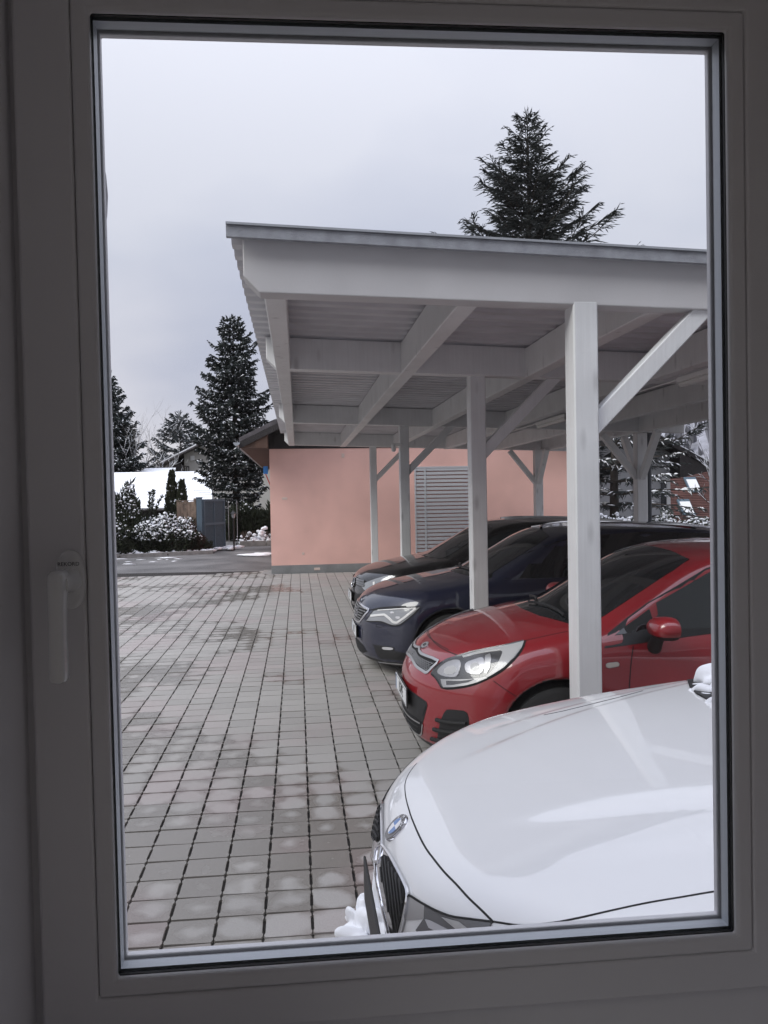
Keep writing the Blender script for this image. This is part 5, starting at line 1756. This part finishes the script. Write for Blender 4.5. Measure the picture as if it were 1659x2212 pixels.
shrub('juniper_shrub', (-4.62, 26.95, 0), 1.45, .9, 1.12, 'broad low juniper heaped with snow beside the blue grey gate', 3, n=5600, snow_n=2300, sr=.040, group=G_SH, snow_low=.35)
shrub('juniper_shrub', (-3.72, 26.95, 0), .62, .55, .80, 'small clipped juniper with snow against the gate post', 5, n=2100, snow_n=480, sr=.036, group=G_SH, snow_low=.4, mat_='brownhedge')
shrub('pine_shrub', (-5.85, 27.2, 0), .85, .8, 2.0, 'tall bushy mountain pine with snow at the left window edge', 8, n=3600, tl=.26, wid=.03, snow_n=1000, sr=.038, group=G_SH, upright=1.2, snow_low=.15)
shrub('pine_shrub', (-5.05, 27.3, 0), .5, .5, 1.0, 'small mountain pine with upright candles before the snowy roof', 18, n=1300, tl=.26, wid=.03, snow_n=300, sr=.036, group=G_SH, upright=1.5, snow_low=.15)
shrub('pine_shrub', (-6.3, 25.9, 0), .9, .8, 1.2, 'dark shrub with snow at the kerb by the left window edge', 19, n=2200, tl=.2, wid=.026, snow_n=560, sr=.038, group=G_SH, snow_low=.3)
# candles of the small pine
t = empty('pine_sapling', (-4.95, 27.2, 1.05), 0, 'three upright pine candles standing out against the snowy roof', 'shrub', G_SH)
rng = np.random.default_rng(4)
for (x0, z0, x1, z1) in ((-.05, .2, .0, 1.0), (.05, .3, .14, 1.05), (.1, .1, .42, .88)):
    n = 90; s = rng.random(n)
    p = np.stack([x0 + (x1 - x0) * s ** 1.5, rng.normal(0, .02, n), z0 + (z1 - z0) * s], 1)
    d = np.stack([rng.normal(0, .5, n), rng.normal(0, .5, n), rng.uniform(.3, 1, n)], 1)
    V, F = tufts(p, d, np.full(n, .13), np.full(n, .016), rng)
    link('candle', mesh('candle', V, F, MT['shrub']), t)
# twig hedge beyond the gate, with snow between
for k, (x, w_, lab) in enumerate(((-1.95, .33, 'left bare twig bush behind the far kerb'), (-.98, .36, 'right bare twig bush behind the far kerb near the garage corner'))):
    t = empty('twig_bush', (x, 30.6, 0), 0, lab, 'shrub', 'bare bushes behind the far kerb')
    rng = np.random.default_rng(40 + k)
    mb = MB()
    for q in range(90):
        a = rng.uniform(0, 6.28); rr_ = rng.uniform(.1, 1) * w_
        mb.tube([(rr_ * .4 * math.cos(a), rr_ * .4 * math.sin(a), 0), (rr_ * math.cos(a), rr_ * math.sin(a), rng.uniform(.3, .58))], [.010, .005], 3, False)
    mb.build('twigs', MT['brownhedge'], t)
    c = 40
    V, F = snow_blobs(np.stack([rng.normal(0, w_ * .6, c), rng.normal(0, .2, c), rng.uniform(.1, .4, c)], 1), rng.uniform(.02, .06, c), .6, k)
    link('snow_cover', mesh('snow_cover', V, F, MT['snow'], True), t)
rng = np.random.default_rng(77)
c = 150
V, F = snow_blobs(np.stack([rng.uniform(-2.2, 0, c), rng.uniform(30.3, 31.0, c), rng.uniform(.08, .16, c)], 1), rng.uniform(.05, .16, c), .5, 9)
tag(link('bed_snow', mesh('bed_snow', V, F, MT['snow'], True)), kind='stuff')
c = 70
V, F = snow_blobs(np.stack([rng.normal(-1.45, .2, c), rng.normal(30.7, .15, c), .1 + np.abs(rng.normal(.14, .14, c))], 1), rng.uniform(.05, .12, c), .8, 10)
tag(link('snow_mound', mesh('snow_mound', V, F, MT['snow'], True)), 'mound of snow between the two bare twig bushes', 'snow mound')
# evergreen undergrowth at the foot of the big spruce
for k, (x, y, rx, h, lab) in enumerate(((-2.2, 34.6, 1.0, 1.3, 'dark undergrowth at the foot of the tall spruce by the lamp'), (-.5, 34.4, 1.3, 1.5, 'dark undergrowth behind the garage corner under the tall spruce'), (1.5, 35.5, 1.4, 2.2, 'dark evergreen bush hidden beside the garage wall'))):
    shrub('evergreen_bush', (x, y, 0), rx, .9, h, lab, 60 + k, n=2000, tl=.3, wid=.04, snow_n=25, sr=.05, group='dark bushes under the spruce')
# right side: snowy clipped hedge
for k in range(5):
    x = 7.3 + k * 1.15
    shrub('hedge_plant', (x, 19.6 + .12 * k, 0), .85, .6, 1.34 - .15 * k, ['leftmost snowy hedge plant seen between the carport posts', 'snowy hedge plant just left of the rear carport post', 'snowy hedge plant just right of the rear carport post', 'snowy hedge plant fourth from the left behind the cars', 'rightmost snowy hedge plant by the window edge'][k], 30 + k, n=1700, snow_n=800, sr=.042, group='snowy hedge behind the carport', snow_low=.5, cat='hedge')
bare_tree('bare_tree', (-10.4, 48.5, 0), 8.6, 'bare tree with fine twigs beside the left spruce', 3, .36, .25, 'bare winter trees', r0=.05, m=MT['palebark'])
bare_tree('bare_tree', (-11.6, 47.8, 0), 7.0, 'small bare tree with pale twigs in front of the left spruce', 14, .42, .3, 'bare winter trees', r0=.035, m=MT['palebark'])
bare_tree('bare_tree', (-9.3, 58, -.5), 7.5, 'frosted bare tree left of the gabled house', 6, .5, .5, 'bare winter trees')
bare_tree('bare_tree', (-12.2, 62, -.5), 7.0, 'frosted bare tree behind the snowy roofs at left', 7, .5, .5, 'bare winter trees')
bare_tree('bare_tree', (14.9, 25.5, 0), 4.2, 'snow covered bare tree at the right window edge', 11, .5, .8, 'bare winter trees', r0=.045)
bare_tree('bare_tree', (17.0, 29, 0), 5.5, 'tall snow lined bare tree before the red roof at right', 15, .45, .7, 'bare winter trees', r0=.05)
# far-off woods
rng = np.random.default_rng(5)
n = 9000
x = rng.uniform(-48, 12, n); h = 5.5 + 2.5 * np.sin(x * .35) + 1.5 * np.sin(x * 1.1 + 1)
z = rng.random(n) * np.maximum(h, 2) * .8
p = np.stack([x, 95 + rng.uniform(-4, 4, n), z - 1], 1)
d = np.stack([rng.normal(0, .5, n), rng.normal(0, .2, n), rng.uniform(.3, 1.2, n)], 1)
V, F = tufts(p, d, rng.uniform(.6, 1.6, n), rng.uniform(.03, .10, n), rng)
tag(link('distant_woods', mesh('distant_woods', V, F, mat('distant twigs', (.11, .10, .11), .95, noise=.4, nscale=.6))), kind='stuff')
# wooded hillside to the right
gx, gy = np.meshgrid(np.linspace(30, 330, 90), np.linspace(110, 330, 60), indexing='ij')
hz = 46 * np.exp(-((gx - 150) / 75) ** 2) * np.clip((gy - 110) / 60, 0, 1) ** .8
hz += np.array([[mnoise.noise(Vector((a * .08, b * .08, 1))) * 3 + mnoise.noise(Vector((a * .5, b * .5, 3))) * 1.6 for a, b in zip(ra, rb)] for ra, rb in zip(gx, gy)]) * np.clip(hz / 8, 0, 1)
V = np.stack([gx, gy, hz - 1], -1).reshape(-1, 3)
idx = np.arange(90 * 60).reshape(90, 60)
F = np.stack([idx[:-1, :-1], idx[1:, :-1], idx[1:, 1:], idx[:-1, 1:]], -1).reshape(-1, 4)
tag(link('hills', mesh('hills', V, F, MT['hill'], True)), kind='structure')
n = 7000
k_ = rng.integers(0, len(V), n); k_ = k_[V[k_, 2] > 1]
p = V[k_] + rng.normal(0, 1.2, (len(k_), 3)) * np.array([1, 1, .2])
d = np.stack([rng.normal(0, .1, len(p)), rng.normal(0, .1, len(p)), np.ones(len(p))], 1)
Vt, Ft = tufts(p, d, rng.uniform(2.5, 6, len(p)), rng.uniform(.3, .8, len(p)), rng)
tag(link('hill_forest', mesh('hill_forest', Vt, Ft, mat('far forest', (.16, .16, .18), .95, noise=.5, nscale=.2))), kind='stuff')

# ================================================================== NEIGHBOURS: gate, fence, lamp, houses
g0, g1 = Vector((-3.20, 27.25, 0)), Vector((-2.60, 28.5, 0))
gd = (g1 - g0).normalized(); gl = (g1 - g0).length
ang = math.atan2(gd.y, gd.x)
gt = empty('gate', tuple(g0), ang, 'open slate blue sheet metal gate leaf with four panels', 'gate')
MB().box(.0, .07, -.03, .03, .06, 1.80, c=.005).box(gl - .07, gl, -.03, .03, .06, 1.80, c=.005).box(.07, gl - .07, -.03, .03, .06, .14).box(.07, gl - .07, -.03, .03, 1.72, 1.80).box(.07, gl - .07, -.03, .03, .90, .98).box(gl * .47, gl * .47 + .05, -.028, .028, .14, .90).box(gl * .47, gl * .47 + .04, -.026, .026, .98, 1.72).build('gate_frame', MT['gate'], gt)
for a, b in ((.07, gl * .47), (gl * .47 + .04, gl - .07)):
    for c, d in ((.14, .90), (.98, 1.72)):
        MB().box(a, b, -.006, .006, c, d).build('gate_panel', MT['gate_panel'], gt)
gp_ = empty('gate_post', (-3.31, 27.12, 0), .0, 'slate blue square gate post at the hinge of the gate', 'gate post')
MB().box(-.09, .09, -.09, .09, 0, 1.84, c=.008).build('post', MT['gate'], gp_)
MB().box(-.1, .1, -.1, .1, 1.84, 1.87, c=.006).build('cap', MT['gate'], gp_)
MB().box(.095, .125, -.04, .02, .05, 1.78).build('hinge_rail', MT['gate'], gp_)
f0, f1 = Vector((-4.16, 27.75, 0)), Vector((-3.5, 27.3, 0))
fd = f1 - f0; fl_ = fd.length
wf = empty('plank_fence', tuple(f0), math.atan2(fd.y, fd.x), 'short weathered wooden plank fence beside the gate post', 'fence')
for k in range(5):
    w_ = fl_ / 5
    MB().box(k * w_ + .004, (k + 1) * w_ - .004, -.012 + .004 * (k % 2), .012, .15, 1.72 + .01 * (k % 3), c=.003).build('plank', MT['oldwood'], wf)
MB().box(0, fl_, .0145, .05, 1.3, 1.4).build('rail', MT['oldwood'], wf)
MB().box(-.01, fl_ + .02, -.03, .04, 1.745, 1.77, c=.003).build('coping', MT['oldwood'], wf)
MB().box(fl_ + .005, fl_ + .12, -.06, .06, 0, 1.84, c=.01).build('post', MT['oldwood'], wf)
lp = empty('garden_lamp', (-2.22, 27.6, 0), 0, 'small black lantern on a post right of the gate', 'lamp')
MB().tube([(0, 0, 0), (0, 0, 1.12)], .03, 10).build('pole', MT['plastic'], lp, True)
MB().lathe([(.035, 1.12), (.05, 1.14), (.075, 1.26), (.075, 1.28)], 6, 2).build('lantern_glass', MT['lamp_grey'], lp)
MB().lathe([(.12, 1.28), (.11, 1.295), (.03, 1.36), (.01, 1.40)], 6, 2).build('lantern_roof', MT['plastic'], lp)
sb = empty('pipe_frame', (-2.5, 28.9, 0), 0, 'thin grey pipe frame standing behind the lantern', 'pipe frame')
MB().tube([(0, 0, 0), (0, 0, 1.72), (.3, .1, 1.72), (.3, .1, 0)], .010, 6).build('pipe', MT['zinc'], sb, True)

# low building with a big snow covered roof
sr = empty('snowy_roof_building', (-8, 40, 0), 0, 'low dark building under a broad snow covered roof', 'building')
SO = Vector((-8, 40, 0))
def srb(mb, name, m, **k):
    o = mb.build(name, m, sr, **k); o.data.transform(Matrix.Translation(-SO)); return o
A, B_, C_, D_ = Vector((-13, 40, 1.36)), Vector((-4.17, 40, 1.36)), Vector((-4.86, 46, 3.36)), Vector((-13.5, 46, 3.36))
nrm_ = (B_ - A).cross(D_ - A).normalized()
def slabq(q, lo, hi):
    return MB().add([p + nrm_ * lo for p in q] + [p + nrm_ * hi for p in q], [(3, 2, 1, 0), (4, 5, 6, 7), (0, 1, 5, 4), (1, 2, 6, 5), (2, 3, 7, 6), (3, 0, 4, 7)])
srb(slabq((A, B_, C_, D_), -.12, .0), 'roof', MT['tile'])
e_ = .05
qs = [A.lerp(B_, .0), A.lerp(B_, .993), D_.lerp(C_, .992), D_]
srb(slabq(qs, .002, .075), 'roof_snow', MT['snow'])
for k in range(11):
    f = .18 + k * .062
    a = B_.lerp(C_, f).lerp(A.lerp(D_, f), .015); b = B_.lerp(C_, f).lerp(A.lerp(D_, f), .05 + .012 * ((k * 7) % 5) + .03)
    srb(MB().bar(a + nrm_ * .078, b + nrm_ * .078, .035, .01, upv=nrm_), 'tile_edge', MT['tile'])
srb(MB().box(-12.8, -4.6, 40.35, 45.6, -1.5, 1.42), 'wall', MT['darkwood'])
srb(MB().tube([(-13, 39.93, 1.30), (-4.17, 39.93, 1.30)], .06, 8), 'gutter', MT['darkwood'])
sr2 = MB().add([(-9.6, 47.5, 3.1), (-7.3, 47.5, 3.1), (-7.5, 50, 3.72), (-9.4, 50, 3.72), (-9.6, 47.5, 3.2), (-7.3, 47.5, 3.2), (-7.5, 50, 3.82), (-9.4, 50, 3.82)], [(3, 2, 1, 0), (4, 5, 6, 7), (0, 1, 5, 4), (1, 2, 6, 5), (2, 3, 7, 6), (3, 0, 4, 7)])
sh2 = empty('garden_shed', (-8.5, 48, 0), 0, 'snow covered shed roof behind the broad snowy roof', 'shed')
o = sr2.build('roof_snow', MT['snow'], sh2); o.data.transform(Matrix.Translation(Vector((8.5, -48, 0))))
o = MB().box(-9.3, -7.5, 47.8, 49.8, -1, 3.1).build('wall', MT['darkwood'], sh2); o.data.transform(Matrix.Translation(Vector((8.5, -48, 0))))

# pale gabled house
hs = empty('gabled_house', (-5, 60, 0), 0, 'pale rendered house with a snowy gable roof behind the spruce', 'house')
HO = Vector((-5, 60, 0))
def hsb(mb, name, m, parent=None, **k):
    o = mb.build(name, m, parent or hs, **k); o.data.transform(Matrix.Translation(-HO)); return o
ap = (-3.8, 7.55)
sl_ = (7.55 - 4.45) / (10.1 - 3.8)
zr = lambda x: 7.55 - sl_ * abs(x - ap[0])
hsb(MB().prism([(-8.36, -1), (0.6, -1), (.6, zr(.6) - .12), (ap[0], ap[1] - .12), (-8.36, zr(-8.36) - .12)], 1, 60, 70), 'wall', MT['housewall'])
for s, xe in ((-1, -10.15), (1, 2.5)):
    hsb(MB().prism([(xe, zr(xe) - .10), (ap[0], ap[1] - .10), (ap[0], ap[1] + .02), (xe, zr(xe) + .02)], 1, 59.0, 70.5), 'roof', MT['tile'])
    hsb(MB().prism([(xe + .05 * -s, zr(xe) + .03), (ap[0], ap[1] + .022), (ap[0], ap[1] + .14), (xe + .05 * -s, zr(xe) + .13)], 1, 59.05, 70.4), 'roof_snow', MT['snow'])
hsb(MB().box(-9.35, -8.37, 60.8, 69, -1, 4.9), 'porch_wall', MT['darkwood'])
hsb(MB().prism([(-10.0, -1), (-9.36, -1), (-9.36, 4.62), (-10.0, 4.33)], 1, 60.4, 69), 'side_wall', MT['housewall'])
wi = empty('window', (0, 0, 0)); wi.parent = hs
hsb(MB().box(-9.9, -9.5, 60.34, 60.42, 3.95, 4.25), 'pane', MT['glasswin'], wi)
hsb(MB().box(-9.93, -9.9, 60.32, 60.42, 3.92, 4.28).box(-9.5, -9.47, 60.32, 60.42, 3.92, 4.28), 'window_frame', MT['white'], wi)
hsb(MB().bar((-9.4, 59.3, 4.55), (-7.95, 59.3, 4.25), .06, .08).bar((-7.95, 59.3, 4.3), (-7.95, 59.3, 3.4), .06, .08, upv=(1, 0, 0)), 'balcony_rail', MT['darkwood'])
k0 = -9.35
while k0 < -8.0:
    hsb(MB().box(k0, k0 + .1, 59.28, 59.32, 3.35, 4.5 - .2 * (k0 + 9.4)), 'baluster', MT['darkwood']); k0 += .15
hsb(MB().tube([(-9.75, 59.2, 4.55), (-9.75, 59.25, 3.9), (-9.55, 59.8, 3.6)], .05, 8), 'downpipe', MT['darkwood'])
hsb(MB().tube([(-7.6, 62, 5.6), (-7.6, 62, 7.4)], .04, 6), 'mast', MT['zinc'])
hsb(MB().box(-7.9, -7.6, 59.9, 59.99, 4.75, 5.1), 'wall_lamp', MT['white'])

# grey house at the right, seen under the carport
rh = empty('grey_house', (14, 30, 0), 0, 'light grey house with dark gable eaves behind the snowy hedge at right', 'house')
RO = Vector((14, 30, 0))
def rhb(mb, name, m, parent=None, **k):
    o = mb.build(name, m, parent or rh, **k); o.data.transform(Matrix.Translation(-RO)); return o
rhb(MB().prism([(7.5, -1), (14.88, -1), (14.88, 3.35), (11.2, 5.3), (7.5, 3.35)], 1, 30, 40), 'wall', MT['housewall2'])
for s, xe in ((1, 16.3), (-1, 6.1)):
    zz = lambda x: 5.45 - .53 * abs(x - 11.2)
    rhb(MB().prism([(xe, zz(xe) - .14), (11.2, 5.31), (11.2, 5.5), (xe, zz(xe) + .05)], 1, 29.1, 40.5), 'roof', MT['darkwood'])
    rhb(MB().prism([(xe, zz(xe) + .053), (11.2, 5.503), (11.2, 5.58), (xe, zz(xe) + .12)], 1, 29.2, 40.4), 'roof_snow', MT['snow'])
rhb(MB().prism([(14.885, 2.3), (16.25, 2.58), (16.25, 2.7), (14.885, 3.4)], 1, 29.15, 40), 'soffit', MT['darkwood'])
for (x0_, x1_) in ((13.35, 14.0), (14.5, 14.86)):
    wi = empty('window', (0, 0, 0)); wi.parent = rh
    rhb(MB().box(x0_, x1_ - .16, 29.93, 29.99, 1.0, 2.25), 'pane', MT['glasswin'], wi)
    rhb(MB().box(x1_ - .16, x1_, 29.90, 29.995, .92, 2.33).box(x0_, x1_ - .16, 29.90, 29.995, .92, 1.0).box(x0_, x1_ - .16, 29.90, 29.995, 2.25, 2.33), 'window_frame', MT['white'], wi)
# house with red tiled roof further right
dh = empty('red_roof_house', (20, 40, 0), 0, 'house with a steep red tiled roof and skylights at the right window edge', 'house')
DO = Vector((20, 40, 0))
def dhb(mb, name, m, parent=None, **k):
    o = mb.build(name, m, parent or dh, **k); o.data.transform(Matrix.Translation(-DO)); return o
A, B_, C_, D_ = Vector((19.0, 40, -.4)), Vector((27, 40, -.4)), Vector((27, 43, 3.05)), Vector((19.0, 43, 3.05))
nrm_ = (B_ - A).cross(D_ - A).normalized()
dhb(slabq((A, B_, C_, D_), -.15, 0), 'roof', MT['redtile'])
tl_me = None
rows, colsN = 36, 20
for r_i in range(rows):
    a, b = A.lerp(D_, r_i / rows), B_.lerp(C_, r_i / rows)
    dhb(MB().bar(a + nrm_ * .03 + (D_ - A) * .01, b + nrm_ * .03 + (D_ - A) * .01, .045, .016, upv=nrm_), 'tile_course', MT['redtile'])
for (fx_, fz_) in ((.36, .60), (.24, .24)):
    c = A.lerp(B_, fx_).lerp(D_.lerp(C_, fx_), fz_)
    u_, v_ = (B_ - A).normalized(), (D_ - A).normalized()
    q = [c, c + u_ * .7, c + u_ * .7 + v_ * 1.1, c + v_ * 1.1]
    wi = empty('skylight', (0, 0, 0)); wi.parent = dh
    dhb(slabq(q, .02, .13), 'skylight_frame', MT['gate'], wi)
    dhb(slabq([c + u_ * .08 + v_ * .08, c + u_ * .67 + v_ * .08, c + u_ * .67 + v_ * .92, c + u_ * .08 + v_ * .92], .131, .14), 'pane', MT['lamp_white'], wi)
dhb(MB().box(19.05, 27, 43.0, 50, -1, 3.6), 'wall', mat('weathered brick', (.28, .2, .18), .9, noise=.3, nscale=4))
dhb(slabq([D_, C_, C_ + Vector((0, 0, .05)), D_ + Vector((0, 0, .05))], .0, .08), 'ridge_snow', MT['snow'])
dhb(MB().box(19.2, 27, 40.3, 43, -1.5, -.6), 'base_wall', MT['housewall2'])
